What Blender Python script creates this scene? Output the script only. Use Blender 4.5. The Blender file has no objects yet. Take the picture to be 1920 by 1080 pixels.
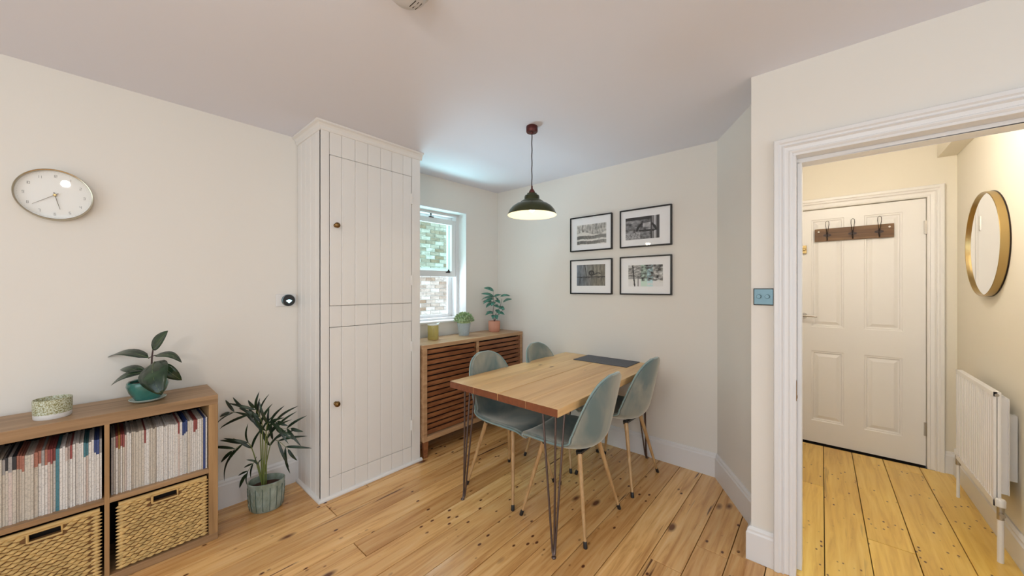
import bpy, bmesh, math, random
from mathutils import Vector, Matrix, noise

# ------------------------------------------------------------------ scene, camera, light
SC = bpy.context.scene
C = SC.collection
R = random.Random(7)
PI = math.pi
SC.view_settings.view_transform = 'Standard'
try: SC.view_settings.look = 'None'
except Exception: pass
SC.view_settings.gamma = 1.0
SC.view_settings.use_curve_mapping = False
SC.view_settings.exposure = 0.0

CAM_H = 1.36
cd = bpy.data.cameras.new('camera'); cd.sensor_width = 36; cd.lens = 668 / 1920 * 36; cd.clip_start = 0.05
cam = bpy.data.objects.new('camera', cd); C.objects.link(cam)
cam.location = (0, 0, CAM_H); cam.rotation_euler = (PI / 2, 0, math.radians(-49))
SC.camera = cam

w = bpy.data.worlds.new('sky'); SC.world = w; w.use_nodes = True
bg = w.node_tree.nodes['Background']; bg.inputs[0].default_value = (0.80, 0.92, 1.0, 1); bg.inputs[1].default_value = 2.5

def area(name, loc, rot, sx, sy, power, col):
    l = bpy.data.lights.new(name, 'AREA'); l.shape = 'RECTANGLE'; l.size = sx; l.size_y = sy
    l.energy = power; l.color = col
    o = bpy.data.objects.new(name, l); o.location = loc; o.rotation_euler = rot; C.objects.link(o); return o
def point(name, loc, rad, power, col):
    l = bpy.data.lights.new(name, 'POINT'); l.shadow_soft_size = rad; l.energy = power; l.color = col
    o = bpy.data.objects.new(name, l); o.location = loc; C.objects.link(o); return o
for l_ in (area('window_daylight', (0.2, -2.44, 1.435), (PI / 2, 0, 0), 2.5, 1.77, 1, (1, 1, 1)),          # sky portals in the openings behind
           area('garden_door_daylight', (-2.44, 0.6, 1.235), (PI / 2, 0, -PI / 2), 2.3, 2.17, 1, (1, 1, 1)),
           area('alcove_window_daylight', (2.07, 3.12, 1.58), (-PI / 2, 0, 0), 0.9, 1.25, 1, (1, 1, 1))):
    l_.data.cycles.is_portal = True
point('room_pendant_bulb', (-0.19, 0.81, 2.24), 0.03, 9.5, (1.0, 0.93, 0.82))
point('hall_ceiling_bulb', (2.78, -0.14, 2.36), 0.07, 23, (1.0, 0.92, 0.78))
point('rear_fill_light', (-1.2, -0.3, 1.75), 0.10, 31, (1.0, 0.96, 0.93))  # added fill behind the camera, no lamp stands here
area('yard_bounce_fill', (2.05, 3.62, 0.55), (math.radians(-138), 0, 0), 1.3, 0.7, 105, (0.60, 0.86, 1.0))      # added lamp tints the alcove ceiling, standing in for light off the yard
area('yard_sky_fill', (2.05, 3.70, 3.05), (math.radians(-50), 0, 0), 1.2, 0.8, 85, (0.84, 0.93, 1.0))  # added lamp out of view, lifts the alcove beyond what the sky gives
point('pendant_bulb_light', (1.85, 1.435, 1.845), 0.025, 1.7, (1.0, 0.85, 0.60))

# ------------------------------------------------------------------ pixel helper (gives real points at real depths)
A41 = math.radians(41.0); FX, FY = math.cos(A41), math.sin(A41); RX, RY = FY, -FX
def at_v(px, py, v):
    d = (px - 960) / 668; r = (FX + d * RX, FY + d * RY, (540 - py) / 668); t = v / r[1]
    return Vector((r[0] * t, v, CAM_H + r[2] * t))
def at_d(px, py, dep):
    d = (px - 960) / 668
    return Vector((dep * (FX + d * RX), dep * (FY + d * RY), CAM_H + dep * (540 - py) / 668))

# ------------------------------------------------------------------ materials
def nt(name):
    m = bpy.data.materials.new(name); m.use_nodes = True
    return m, m.node_tree.nodes, m.node_tree.links, m.node_tree.nodes['Principled BSDF']
def setp(b, **k):
    al = {'rough': 'Roughness', 'metal': 'Metallic', 'coat': 'Coat Weight', 'sheen': 'Sheen Weight', 'spec': 'Specular IOR Level', 'trans': 'Transmission Weight', 'ior': 'IOR'}
    for a, v in k.items(): b.inputs[al[a]].default_value = v
def ramp(N, stops):
    r = N.new('ShaderNodeValToRGB'); e = r.color_ramp.elements
    while len(e) < len(stops): e.new(0.5)
    for i, (p, c) in enumerate(stops):
        e[i].position = p; e[i].color = (*c, 1) if len(c) == 3 else c
    return r
def mixc(N, L, fac, a, b, mode='MIX'):
    m = N.new('ShaderNodeMix'); m.data_type = 'RGBA'; m.blend_type = mode
    for s, v in ((0, fac), (6, a), (7, b)):
        if hasattr(v, 'links'): L.new(v, m.inputs[s])
        else: m.inputs[s].default_value = v if s == 0 else (*v, 1)
    return m.outputs[2]
def coords(N, L, scale, rnd=True, loc=(0, 0, 0)):
    t = N.new('ShaderNodeTexCoord'); src = t.outputs['Object']
    if rnd:
        oi = N.new('ShaderNodeObjectInfo'); mu = N.new('ShaderNodeVectorMath'); mu.operation = 'MULTIPLY'
        cb = N.new('ShaderNodeCombineXYZ')
        for i in range(3): L.new(oi.outputs['Random'], cb.inputs[i])
        L.new(cb.outputs[0], mu.inputs[0]); mu.inputs[1].default_value = (37, 53, 41)
        ad = N.new('ShaderNodeVectorMath'); L.new(src, ad.inputs[0]); L.new(mu.outputs[0], ad.inputs[1]); src = ad.outputs[0]
    mp = N.new('ShaderNodeMapping'); mp.inputs['Scale'].default_value = scale; mp.inputs['Location'].default_value = loc
    L.new(src, mp.inputs[0]); return mp.outputs[0]
def noise_tex(N, L, vec, scale, detail=3, rough=0.5, dist=0):
    n = N.new('ShaderNodeTexNoise'); n.inputs['Scale'].default_value = scale; n.inputs['Detail'].default_value = detail
    n.inputs['Roughness'].default_value = rough; n.inputs['Distortion'].default_value = dist
    L.new(vec, n.inputs['Vector']); return n.outputs['Fac']
def bump(N, L, b, h, strength, dist=0.01):
    u = N.new('ShaderNodeBump'); u.inputs['Strength'].default_value = strength; u.inputs['Distance'].default_value = dist
    L.new(h, u.inputs['Height']); L.new(u.outputs[0], b.inputs['Normal'])
def plain(name, col, rough=0.5, metal=0.0, var=0.0, vscale=8, bmp=0.0, bscale=60, **k):
    m, N, L, b = nt(name); setp(b, rough=rough, metal=metal, **k)
    b.inputs['Base Color'].default_value = (*col, 1)
    if var:
        v = coords(N, L, (1, 1, 1)); f = noise_tex(N, L, v, vscale)
        L.new(mixc(N, L, f, tuple(c * (1 - var) for c in col), tuple(min(1, c * (1 + var)) for c in col)), b.inputs['Base Color'])
    if bmp:
        v = coords(N, L, (1, 1, 1), False); bump(N, L, b, noise_tex(N, L, v, bscale), bmp, 0.004)
    return m
def wood(name, dark, mid, light, axis=0, rough=0.4, knots=0.0, stretch=0.07, scale=34, tone=0.12, streak=0.0, nails=False, knotscale=3.0, coat=0.0, kcol=(0.15, 0.055, 0.02)):
    m, N, L, b = nt(name); setp(b, rough=rough, coat=coat)
    sc = [1, 1, 1]; sc[axis] = stretch
    v = coords(N, L, sc)
    f = noise_tex(N, L, v, scale, 4, 0.6, 0.6)
    r = ramp(N, [(0.28, dark), (0.5, mid), (0.72, light)]); L.new(f, r.inputs[0]); col = r.outputs[0]
    sc2 = [1, 1, 1]; sc2[axis] = 0.12
    f2 = noise_tex(N, L, coords(N, L, sc2), 7, 2, 0.5, 0.4)
    r2 = ramp(N, [(0.3, (0.86, 0.81, 0.76)), (0.65, (1.04, 1.04, 1.04))]); L.new(f2, r2.inputs[0])
    col = mixc(N, L, 1.0, col, r2.outputs[0], 'MULTIPLY')
    if knots:
        sk = [1, 1, 1]; sk[axis] = 0.42
        vk = coords(N, L, sk)
        vo = N.new('ShaderNodeTexVoronoi'); vo.inputs['Scale'].default_value = knotscale; L.new(vk, vo.inputs['Vector'])
        rk = ramp(N, [(0.045 * knots, (1, 1, 1)), (0.065 * knots, (0.6, 0.6, 0.6)), (0.10 * knots, (0, 0, 0))]); L.new(vo.outputs['Distance'], rk.inputs[0])
        col = mixc(N, L, rk.outputs[0], col, kcol)
    if streak:
        ss = [1, 1, 1]; ss[axis] = 0.05
        fs = noise_tex(N, L, coords(N, L, ss, loc=(3, 8, 1)), 22, 3, 0.55, 0.3)
        rs = ramp(N, [(0.66 - 0.0 * streak, (0, 0, 0)), (0.71, (streak, streak, streak))]); L.new(fs, rs.inputs[0])
        col = mixc(N, L, rs.outputs[0], col, (0.13, 0.05, 0.02))
    if nails:
        sk = [1, 1, 1]; sk[axis] = 0.6
        vo = N.new('ShaderNodeTexVoronoi'); vo.inputs['Scale'].default_value = nails; L.new(coords(N, L, sk, loc=(5, 2, 0)), vo.inputs['Vector'])
        rk = ramp(N, [(0.10, (1, 1, 1)), (0.17, (0, 0, 0))]); L.new(vo.outputs['Distance'], rk.inputs[0])
        fm = noise_tex(N, L, coords(N, L, (1, 1, 1), loc=(1, 7, 3)), 3.0, 1)
        rm = ramp(N, [(0.46, (0, 0, 0)), (0.52, (1, 1, 1))]); L.new(fm, rm.inputs[0])
        mm = mixc(N, L, 1.0, rk.outputs[0], rm.outputs[0], 'MULTIPLY')
        col = mixc(N, L, mm, col, (0.11, 0.035, 0.015))
    oi = N.new('ShaderNodeObjectInfo')
    rt = ramp(N, [(0, (1 - tone, 1 - tone * 1.35, 1 - tone * 1.6)), (1, (1 + tone * 0.5, 1 + tone * 0.5, 1 + tone * 0.5))]); L.new(oi.outputs['Random'], rt.inputs[0])
    col = mixc(N, L, 1.0, col, rt.outputs[0], 'MULTIPLY')
    L.new(col, b.inputs['Base Color'])
    bump(N, L, b, f, 0.12, 0.003)
    return m

M = {}
M['wall'] = plain('cream_wall_paint', (0.80, 0.765, 0.71), 0.75, bmp=0.05, bscale=30)
M['ceiling'] = plain('white_ceiling_paint', (0.785, 0.79, 0.865), 0.8, bmp=0.05, bscale=25)
M['hallwall'] = plain('hall_cream_paint', (0.82, 0.765, 0.655), 0.7, bmp=0.05, bscale=30)
M['gloss'] = plain('white_gloss_paint', (0.80, 0.79, 0.79), 0.35)
M['cupboard'] = plain('white_cupboard_paint', (0.81, 0.785, 0.755), 0.42)
M['doorpaint'] = plain('door_white_paint', (0.83, 0.81, 0.79), 0.4)
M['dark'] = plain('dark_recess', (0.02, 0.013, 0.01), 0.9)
M['boards'] = wood('pine_floorboard', (0.56, 0.28, 0.09), (0.82, 0.495, 0.195), (0.90, 0.62, 0.30), 0, 0.27, knots=1.25, knotscale=5.2, streak=1.0, tone=0.22, nails=19, coat=0.25)
M['hallboards'] = wood('yellow_pine_floorboard', (0.68, 0.40, 0.08), (0.84, 0.56, 0.12), (0.90, 0.65, 0.18), 0, 0.28, knots=1.3, knotscale=4.0, streak=0.5, tone=0.10, nails=27, coat=0.25)
M['oak'] = wood('brown_oak_veneer', (0.25, 0.15, 0.072), (0.38, 0.235, 0.12), (0.48, 0.315, 0.175), 0, 0.42, stretch=0.05, scale=30, tone=0.05)
M['oakv'] = wood('brown_oak_veneer_upright', (0.27, 0.155, 0.068), (0.41, 0.245, 0.11), (0.50, 0.31, 0.15), 2, 0.42, stretch=0.05, scale=30, tone=0.05)
M['sbtop'] = wood('sideboard_oak', (0.36, 0.20, 0.10), (0.50, 0.30, 0.16), (0.60, 0.38, 0.22), 0, 0.35, tone=0.04)
M['slat'] = wood('walnut_slat', (0.15, 0.048, 0.02), (0.30, 0.115, 0.045), (0.43, 0.19, 0.08), 0, 0.42, stretch=0.16, scale=26, tone=0.18)
M['table'] = wood('table_oiled_pine', (0.68, 0.40, 0.17), (0.79, 0.51, 0.235), (0.86, 0.60, 0.31), 0, 0.33, knots=0.8, knotscale=5.5, stretch=0.05, scale=26, tone=0.06, kcol=(0.22, 0.09, 0.035))
M['tableend'] = plain('table_end_grain', (0.22, 0.070, 0.030), 0.4, var=0.35, vscale=40)
M['rackwood'] = wood('rustic_rack_wood', (0.07, 0.035, 0.015), (0.15, 0.078, 0.035), (0.22, 0.13, 0.06), 1, 0.6, tone=0)
M['legwood'] = wood('pale_chair_leg', (0.40, 0.23, 0.09), (0.53, 0.33, 0.15), (0.62, 0.42, 0.22), 2, 0.35, stretch=0.1, scale=60, tone=0.05)
M['iron'] = plain('dark_iron', (0.035, 0.026, 0.024), 0.38, 0.85)
M['rod'] = plain('raw_steel_rod', (0.12, 0.085, 0.075), 0.35, 0.8)
M['black'] = plain('black_plastic', (0.012, 0.012, 0.014), 0.4)
M['frame'] = plain('black_frame', (0.008, 0.008, 0.009), 0.3)
M['brass'] = plain('brushed_brass', (0.44, 0.32, 0.14), 0.3, 1.0)
M['oldbrass'] = plain('aged_brass', (0.22, 0.13, 0.05), 0.28, 1.0)
M['goldrim'] = plain('pale_gold_rim', (0.52, 0.47, 0.36), 0.25, 1.0)
M['chrome'] = plain('satin_chrome', (0.15, 0.215, 0.235), 0.38, 1.0)
M['steel'] = plain('hinge_steel', (0.45, 0.42, 0.38), 0.35, 1.0)
M['white'] = plain('white_plastic', (0.78, 0.77, 0.76), 0.4)
M['offwhite'] = plain('ceiling_alarm_plastic', (0.62, 0.60, 0.60), 0.5)
M['radiator'] = plain('radiator_enamel', (0.86, 0.85, 0.85), 0.3)
M['matboard'] = plain('white_mount', (0.92, 0.92, 0.93), 0.8)
M['clockface'] = plain('clock_face', (0.90, 0.90, 0.87), 0.6)
M['clockink'] = plain('clock_grey_print', (0.36, 0.36, 0.34), 0.6)
M['handbrown'] = plain('bronze_hand', (0.20, 0.15, 0.09), 0.4)
M['mirror'] = plain('mirror_glass', (0.93, 0.93, 0.92), 0.01, 1.0)
M['copper'] = plain('dark_copper', (0.10, 0.025, 0.022), 0.4, 0.6)
M['cord'] = plain('braided_cord', (0.03, 0.018, 0.022), 0.8)
M['shade_in'] = plain('shade_inside_cream', (0.80, 0.75, 0.57), 0.4)
M['slate'] = plain('slate_mat', (0.085, 0.092, 0.115), 0.55, var=0.25, vscale=90)
M['brick'] = wood('stock_brick', (0.34, 0.335, 0.32), (0.55, 0.54, 0.52), (0.74, 0.74, 0.72), 0, 0.9, stretch=0.6, scale=18, tone=0.45)
M['mortar'] = plain('pale_mortar', (0.84, 0.85, 0.82), 0.95)
M['paving'] = plain('yard_concrete', (0.45, 0.45, 0.44), 0.9, var=0.2)
M['soil'] = plain('dark_soil', (0.05, 0.018, 0.010), 0.95, var=0.5, vscale=90, bmp=0.8, bscale=150)
M['terracotta'] = plain('terracotta_pot', (0.60, 0.28, 0.19), 0.7, var=0.1)
M['mustard'] = plain('mustard_enamel', (0.50, 0.42, 0.14), 0.35)
M['rope'] = plain('water_hyacinth', (0.62, 0.42, 0.165), 0.6, var=0.5, vscale=38)
M['rope2'] = plain('water_hyacinth_band', (0.62, 0.41, 0.16), 0.6, var=0.35, vscale=25, bmp=0.5, bscale=70)
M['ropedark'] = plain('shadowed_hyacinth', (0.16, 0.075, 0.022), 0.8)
M['stem'] = plain('dark_stem', (0.05, 0.02, 0.018), 0.5)
M['palmstem'] = plain('green_cane', (0.16, 0.20, 0.05), 0.45)

def leafmat(name, a, b_, rough=0.3, sc=18):
    m, N, L, b = nt(name); setp(b, rough=rough)
    f = noise_tex(N, L, coords(N, L, (1, 1, 1)), sc, 3)
    r = ramp(N, [(0.35, a), (0.68, b_)]); L.new(f, r.inputs[0]); L.new(r.outputs[0], b.inputs['Base Color']); return m
M['rubber'] = leafmat('rubber_leaf', (0.008, 0.022, 0.012), (0.028, 0.062, 0.026), 0.25)
M['vein'] = plain('leaf_midrib', (0.10, 0.15, 0.05), 0.4)
M['palm'] = leafmat('palm_leaf', (0.005, 0.015, 0.008), (0.014, 0.042, 0.015), 0.35)
M['tealleaf'] = leafmat('blue_green_leaf', (0.030, 0.12, 0.085), (0.12, 0.33, 0.25), 0.3, 45)
M['herb'] = leafmat('grey_green_herb', (0.17, 0.28, 0.10), (0.56, 0.66, 0.40), 0.5, 60)

def glaze(name, a, b_, rough=0.15, scale=9, coat=0.5):
    m, N, L, b = nt(name); setp(b, rough=rough, coat=coat)
    f = noise_tex(N, L, coords(N, L, (1, 1, 0.6), False), scale, 4, 0.6)
    r = ramp(N, [(0.35, a), (0.7, b_)]); L.new(f, r.inputs[0]); L.new(r.outputs[0], b.inputs['Base Color']); return m
M['tealglaze'] = glaze('teal_glaze', (0.02, 0.12, 0.10), (0.05, 0.22, 0.19), 0.2)
M['saucer'] = plain('pale_green_saucer', (0.52, 0.62, 0.57), 0.25)
M['palmpot'] = glaze('grey_green_glaze', (0.16, 0.20, 0.15), (0.36, 0.42, 0.38), 0.25, 11)
M['groove'] = plain('dark_green_groove', (0.035, 0.075, 0.065), 0.4)

def floral():
    m, N, L, b = nt('speckled_floral_glaze'); setp(b, rough=0.3)
    v = coords(N, L, (1, 1, 1), False)
    f = noise_tex(N, L, v, 210, 3, 0.7)
    r = ramp(N, [(0.42, (0.22, 0.20, 0.06)), (0.5, (0.50, 0.50, 0.33)), (0.58, (0.66, 0.70, 0.60))]); L.new(f, r.inputs[0])
    L.new(r.outputs[0], b.inputs['Base Color']); return m
M['floral'] = floral()
def bluepot():
    m, N, L, b = nt('blue_grey_patterned_pot'); setp(b, rough=0.5)
    t = N.new('ShaderNodeTexCoord'); br = N.new('ShaderNodeTexBrick'); mp = N.new('ShaderNodeMapping')
    uv = t.outputs['UV']; L.new(uv, mp.inputs[0]); mp.inputs['Scale'].default_value = (6, 3.2, 1); L.new(mp.outputs[0], br.inputs['Vector'])
    br.inputs['Color1'].default_value = (0.20, 0.30, 0.36, 1); br.inputs['Color2'].default_value = (0.25, 0.35, 0.42, 1); br.inputs['Mortar'].default_value = (0.62, 0.68, 0.70, 1)
    br.inputs['Scale'].default_value = 2; br.inputs['Mortar Size'].default_value = 0.05
    L.new(br.outputs[0], b.inputs['Base Color']); return m
M['bluepot'] = bluepot()
def velvet():
    m, N, L, b = nt('teal_velvet'); setp(b, rough=0.85, sheen=1.0)
    b.inputs['Sheen Tint'].default_value = (0.84, 0.82, 0.72, 1); b.inputs['Sheen Roughness'].default_value = 0.42
    f = noise_tex(N, L, coords(N, L, (1, 1, 0.5)), 5, 3, 0.55, 0.6)
    r = ramp(N, [(0.36, (0.13, 0.185, 0.185)), (0.5, (0.235, 0.255, 0.225)), (0.68, (0.37, 0.35, 0.285))]); L.new(f, r.inputs[0])
    L.new(r.outputs[0], b.inputs['Base Color'])
    bump(N, L, b, noise_tex(N, L, coords(N, L, (1, 1, 1)), 400), 0.1, 0.001)
    return m
M['velvet'] = velvet()
M['piping'] = plain('velvet_piping', (0.20, 0.32, 0.32), 0.7, sheen=1.0)  # seam lighter than the shell, its edge highlight put into the colour
def glassm(name, tint=(1, 1, 1), refl=0.08):
    m, N, L, b = nt(name); N.remove(b); out = N['Material Output']
    t = N.new('ShaderNodeBsdfTransparent'); t.inputs[0].default_value = (*tint, 1)
    g = N.new('ShaderNodeBsdfGlossy'); g.inputs['Roughness'].default_value = 0.02
    fr = N.new('ShaderNodeFresnel'); fr.inputs[0].default_value = 1.45
    mx = N.new('ShaderNodeMixShader'); ge = N.new('ShaderNodeNewGeometry'); iv = N.new('ShaderNodeMath'); iv.operation = 'SUBTRACT'; iv.inputs[0].default_value = 1; L.new(ge.outputs['Backfacing'], iv.inputs[1]); mu = N.new('ShaderNodeMath'); mu.operation = 'MULTIPLY'; L.new(fr.outputs[0], mu.inputs[0]); L.new(iv.outputs[0], mu.inputs[1]); L.new(mu.outputs[0], mx.inputs[0]); L.new(t.outputs[0], mx.inputs[1]); L.new(g.outputs[0], mx.inputs[2])
    L.new(mx.outputs[0], out.inputs[0]); return m
M['glass'] = glassm('clear_glass', (1, 1, 1)); M['tintglass'] = glassm('green_tinted_glass', (0.90, 0.975, 0.95))
def emis(name, col, s):
    m, N, L, b = nt(name); b.inputs['Emission Color'].default_value = (*col, 1); b.inputs['Emission Strength'].default_value = s
    b.inputs['Base Color'].default_value = (*col, 1); return m
M['bulb'] = emis('lit_bulb', (1.0, 0.85, 0.55), 14)
M['screen'] = emis('thermostat_light', (0.62, 0.95, 1.0), 1.6)
def shadem():
    return plain('green_black_shade', (0.060, 0.066, 0.030), 0.26, 0.6)
M['shade'] = shadem()
def vcol():
    m, N, L, b = nt('printed_photograph'); setp(b, rough=0.5)
    a = N.new('ShaderNodeVertexColor'); a.layer_name = 'ink'; L.new(a.outputs[0], b.inputs['Base Color']); return m
M['print'] = vcol()

# ------------------------------------------------------------------ mesh builder
OFF = {}
class MB:
    def __init__(s): s.v = []; s.f = []; s.mi = []; s.sm = []; s.uv = {}
    def add(s, vs, fs, mi=0, smooth=False):
        n = len(s.v); s.v += [Vector(p) for p in vs]
        for f in fs: s.f.append([i + n for i in f]); s.mi.append(mi); s.sm.append(smooth)
        return s
    def box(s, x0, x1, y0, y1, z0, z1, mi=0, mids=None):
        vs = [(x, y, z) for z in (z0, z1) for y in (y0, y1) for x in (x0, x1)]
        fs = [(0, 2, 3, 1), (4, 5, 7, 6), (0, 1, 5, 4), (2, 6, 7, 3), (0, 4, 6, 2), (1, 3, 7, 5)]   # -z +z -y +y -x +x
        n = len(s.v); s.v += [Vector(p) for p in vs]
        for k, f in enumerate(fs): s.f.append([i + n for i in f]); s.mi.append(mids[k] if mids else mi); s.sm.append(False)
        return s
    def prism(s, pts, z0, z1, mi=0):      # plan polygon, ccw
        n = len(pts); vs = [(x, y, z0) for x, y in pts] + [(x, y, z1) for x, y in pts]
        fs = [tuple(range(n - 1, -1, -1)), tuple(range(n, 2 * n))] + [(i, (i + 1) % n, n + (i + 1) % n, n + i) for i in range(n)]
        return s.add(vs, fs, mi)
    def lathe(s, prof, c, seg=32, mi=0, axis='z', sx=1, sy=1, ang=0, closed=False):
        vs = []; fs = []; n = len(prof)
        for i in range(seg):
            a = 2 * PI * i / seg
            for r, h in prof:
                x, y = r * math.cos(a) * sx, r * math.sin(a) * sy
                x, y = x * math.cos(ang) - y * math.sin(ang), x * math.sin(ang) + y * math.cos(ang)
                p = (x, y, h) if axis == 'z' else ((h, x, y) if axis == 'x' else (y, h, x))
                vs.append((c[0] + p[0], c[1] + p[1], c[2] + p[2]))
        for i in range(seg):
            j = (i + 1) % seg
            for k in range(n if closed else n - 1):
                l = (k + 1) % n
                fs.append((i * n + k, j * n + k, j * n + l, i * n + l))
        return s.add(vs, fs, mi, True)
    def tube(s, path, rad, seg=8, mi=0, cap=True, closed=False):
        path = [Vector(p) for p in path]; n = len(path); rr = rad if isinstance(rad, (list, tuple)) else [rad] * n
        vs = []; fs = []; prev = None
        for i, p in enumerate(path):
            if closed: t = path[(i + 1) % n] - path[i - 1]
            else: t = path[min(i + 1, n - 1)] - path[max(i - 1, 0)]
            t.normalize()
            if prev is None:
                u = t.orthogonal().normalized()
            else:
                u = prev - t * prev.dot(t)
                u = u.normalized() if u.length > 1e-6 else t.orthogonal().normalized()
            prev = u; w_ = t.cross(u)
            for k in range(seg):
                a = 2 * PI * k / seg; vs.append(p + (u * math.cos(a) + w_ * math.sin(a)) * rr[i])
        for i in range(n if closed else n - 1):
            j = (i + 1) % n
            for k in range(seg):
                l = (k + 1) % seg; fs.append((i * seg + k, i * seg + l, j * seg + l, j * seg + k))
        if cap and not closed:
            fs.append(tuple(range(seg - 1, -1, -1))); fs.append(tuple((n - 1) * seg + k for k in range(seg)))
        return s.add(vs, fs, mi, True)
    def grid(s, fn, nu, nv, mi=0, smooth=True):
        vs = [fn(i / nu, j / nv) for i in range(nu + 1) for j in range(nv + 1)]
        fs = [(i * (nv + 1) + j, (i + 1) * (nv + 1) + j, (i + 1) * (nv + 1) + j + 1, i * (nv + 1) + j + 1) for i in range(nu) for j in range(nv)]
        return s.add(vs, fs, mi, smooth)
    def build(s, name, mats, parent=None, bevel=0, segs=2, **props):
        o_ = OFF.get(parent.name, Vector()) if parent else props.pop('origin', Vector())
        o_ = Vector(o_)
        me = bpy.data.meshes.new(name)
        me.from_pydata([v - o_ for v in s.v], [], s.f)
        for m in (mats if isinstance(mats, (list, tuple)) else [mats]): me.materials.append(M[m] if isinstance(m, str) else m)
        for p, mi, sm in zip(me.polygons, s.mi, s.sm): p.material_index = mi; p.use_smooth = sm
        bm = bmesh.new(); bm.from_mesh(me); bmesh.ops.remove_doubles(bm, verts=bm.verts, dist=1e-5)
        bmesh.ops.recalc_face_normals(bm, faces=bm.faces); bm.to_mesh(me); bm.free()
        if any(s.sm): me.set_sharp_from_angle(angle=math.radians(38))
        o = bpy.data.objects.new(name, me); C.objects.link(o)
        if parent: o.parent = parent; OFF[o.name] = o_
        else: o.location = o_; OFF[o.name] = o_
        if bevel:
            b = o.modifiers.new('bevel', 'BEVEL'); b.width = bevel; b.segments = segs; b.limit_method = 'ANGLE'; b.angle_limit = 0.7
        for k, v in props.items(): o[k] = v
        return o
def thing(name, label, cat, loc, group=None):
    o = bpy.data.objects.new(name, None); o.empty_display_size = 0.1; C.objects.link(o); o.location = loc; OFF[o.name] = Vector(loc)
    o['label'] = label; o['category'] = cat
    if group: o['group'] = group
    return o
def B(*a, **k): return MB().box(*a, **k)
def place(o, name=None, loc=None, rz=None):
    if loc: o.location = loc
    if rz is not None: o.rotation_euler = (0, 0, rz)
    return o
def kids(o): return [c for c in C.objects if c.parent == o]
def copy_tree(o, parent=None):
    ch = kids(o)
    c = o.copy(); C.objects.link(c)
    if parent: c.parent = parent
    for k in ch: copy_tree(k, c)
    return c
def S(o): o['kind'] = 'structure'; return o

# ------------------------------------------------------------------ SETTING
WB, WR, WD, CZ, HZ = 2.805, 2.905, 2.145, 2.42, 2.60        # window wall V, picture wall U, doorway wall U, ceilings
# floor: one dark underlay, each board a part of it
floor = S(MB().box(-2.45, 4.3, -2.45, 3.1, -0.12, -0.024).build('floor', 'dark'))
rows = [2.805, 2.64, 2.49, 2.341, 2.187, 2.037, 1.887, 1.742, 1.588, 1.421, 1.27, 1.117, 0.965, 0.813, 0.66, 0.503, 0.355, 0.205, 0.05, -0.10, -0.255, -0.41, -0.56, -0.71, -0.865, -1.02, -1.17, -1.33, -1.49, -1.65, -1.81, -1.97, -2.13, -2.29, -2.43]
joints = {3: [0.92], 6: [0.88], 2: [1.198], 14: [1.812], 15: [2.063], 16: [2.12], 9: [-0.4, 2.2], 11: [0.3], 5: [2.25], 7: [1.95], 12: [1.15], 4: [-0.5]}
def board(x0, x1, y0, y1, mat):
    g = 0.0018; dz = R.uniform(-0.0012, 0.0006)
    MB().box(x0 + g, x1 - g, y0 + g, y1 - g, -0.024, dz).build('floorboard', mat, floor, bevel=0.0012, segs=1)
for i in range(len(rows) - 1):
    y1, y0 = rows[i], rows[i + 1]
    end = WR if y0 > 0.16 else WD + 0.02
    js = [-2.43] + sorted(joints.get(i, [R.uniform(-1.2, -0.2)])) + [end]
    for a, b in zip(js[:-1], js[1:]): board(a, b, y0, y1, 'boards')
hrows = [0.33, 0.165, -0.011, -0.187, -0.365, -0.558, -0.76]
hj = {0: [3.2], 1: [3.24], 2: [], 3: [2.727], 4: [3.92], 5: []}
for i in range(6):
    js = [WD + 0.02 if hrows[i] < 0.2 else WR] + sorted(x for x in hj[i] if x > WR or hrows[i] < 0.2) + [4.07]
    for a, b in zip(js[:-1], js[1:]): board(a, b, hrows[i + 1], hrows[i], 'hallboards')

S(MB().box(-2.6, 3.2, -2.6, 3.1, CZ, CZ + 0.22).build('ceiling', 'ceiling'))
# window wall (back) with its opening
WX0, WX1, WZ0, WZ1 = 1.68, 2.462, 1.03, 2.13
m = MB(); YB = 3.09
m.box(-2.6, 1.65, WB, YB, 0, CZ); m.box(1.65, WX0, WB, YB, 0, CZ); m.box(WX1, 3.06, WB, YB, 0, CZ); m.box(WX0, WX1, WB, YB, 0, WZ0); m.box(WX0, WX1, WB, YB, WZ1, CZ)
SK = math.radians(-3.0)
def skew(p, fixed=False):      # the alcove's window wall runs slightly out of square
    d = p - Vector((1.65, WB, p.z)); return Vector((1.65 + d.x * math.cos(SK) - d.y * math.sin(SK), WB + d.x * math.sin(SK) + d.y * math.cos(SK), p.z))
m.v = [p if (p.x < 1.66) else skew(p) for p in m.v]
S(m.build('wall_back', 'wall'))
S(MB().box(WR, WR + 0.15, 0.45, WB, 0, CZ).build('wall_right', 'wall'))
S(MB().prism([(2.905, 0.567), (2.395, 0.268), (2.395, 0.25), (2.905, 0.25)], 0, CZ).build('wall_angled', 'wall'))
# doorway wall with the opening, hall side
DJ0, DJ1, DH = 0.103, -0.665, 1.995
m = MB(); m.box(WD, WD + 0.15, DJ0, 0.268, 0, HZ); m.box(WD, WD + 0.15, DJ1, DJ0, DH, HZ); m.box(WD, WD + 0.15, -2.45, DJ1, 0, CZ)
m.box(WD + 0.15, 2.395, 0.25, 0.268, 0, CZ)
S(m.build('wall_doorway', 'wall'))
S(MB().box(WD + 0.15, 4.10, 0.235, 0.25, 0, HZ).build('wall_hall_left', 'hallwall'))
S(MB().box(WD + 0.15, 4.10, -0.86, -0.745, 0, HZ).build('wall_hall_right', 'hallwall'))
HU = 4.085; HD0, HD1, HDT = 0.165, -0.600, 2.045
m = MB(); m.box(HU, HU + 0.12, HD0, 0.25, 0, HZ); m.box(HU, HU + 0.12, -0.745, HD1, 0, HZ); m.box(HU, HU + 0.12, HD1, HD0, HDT, HZ)
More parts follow.
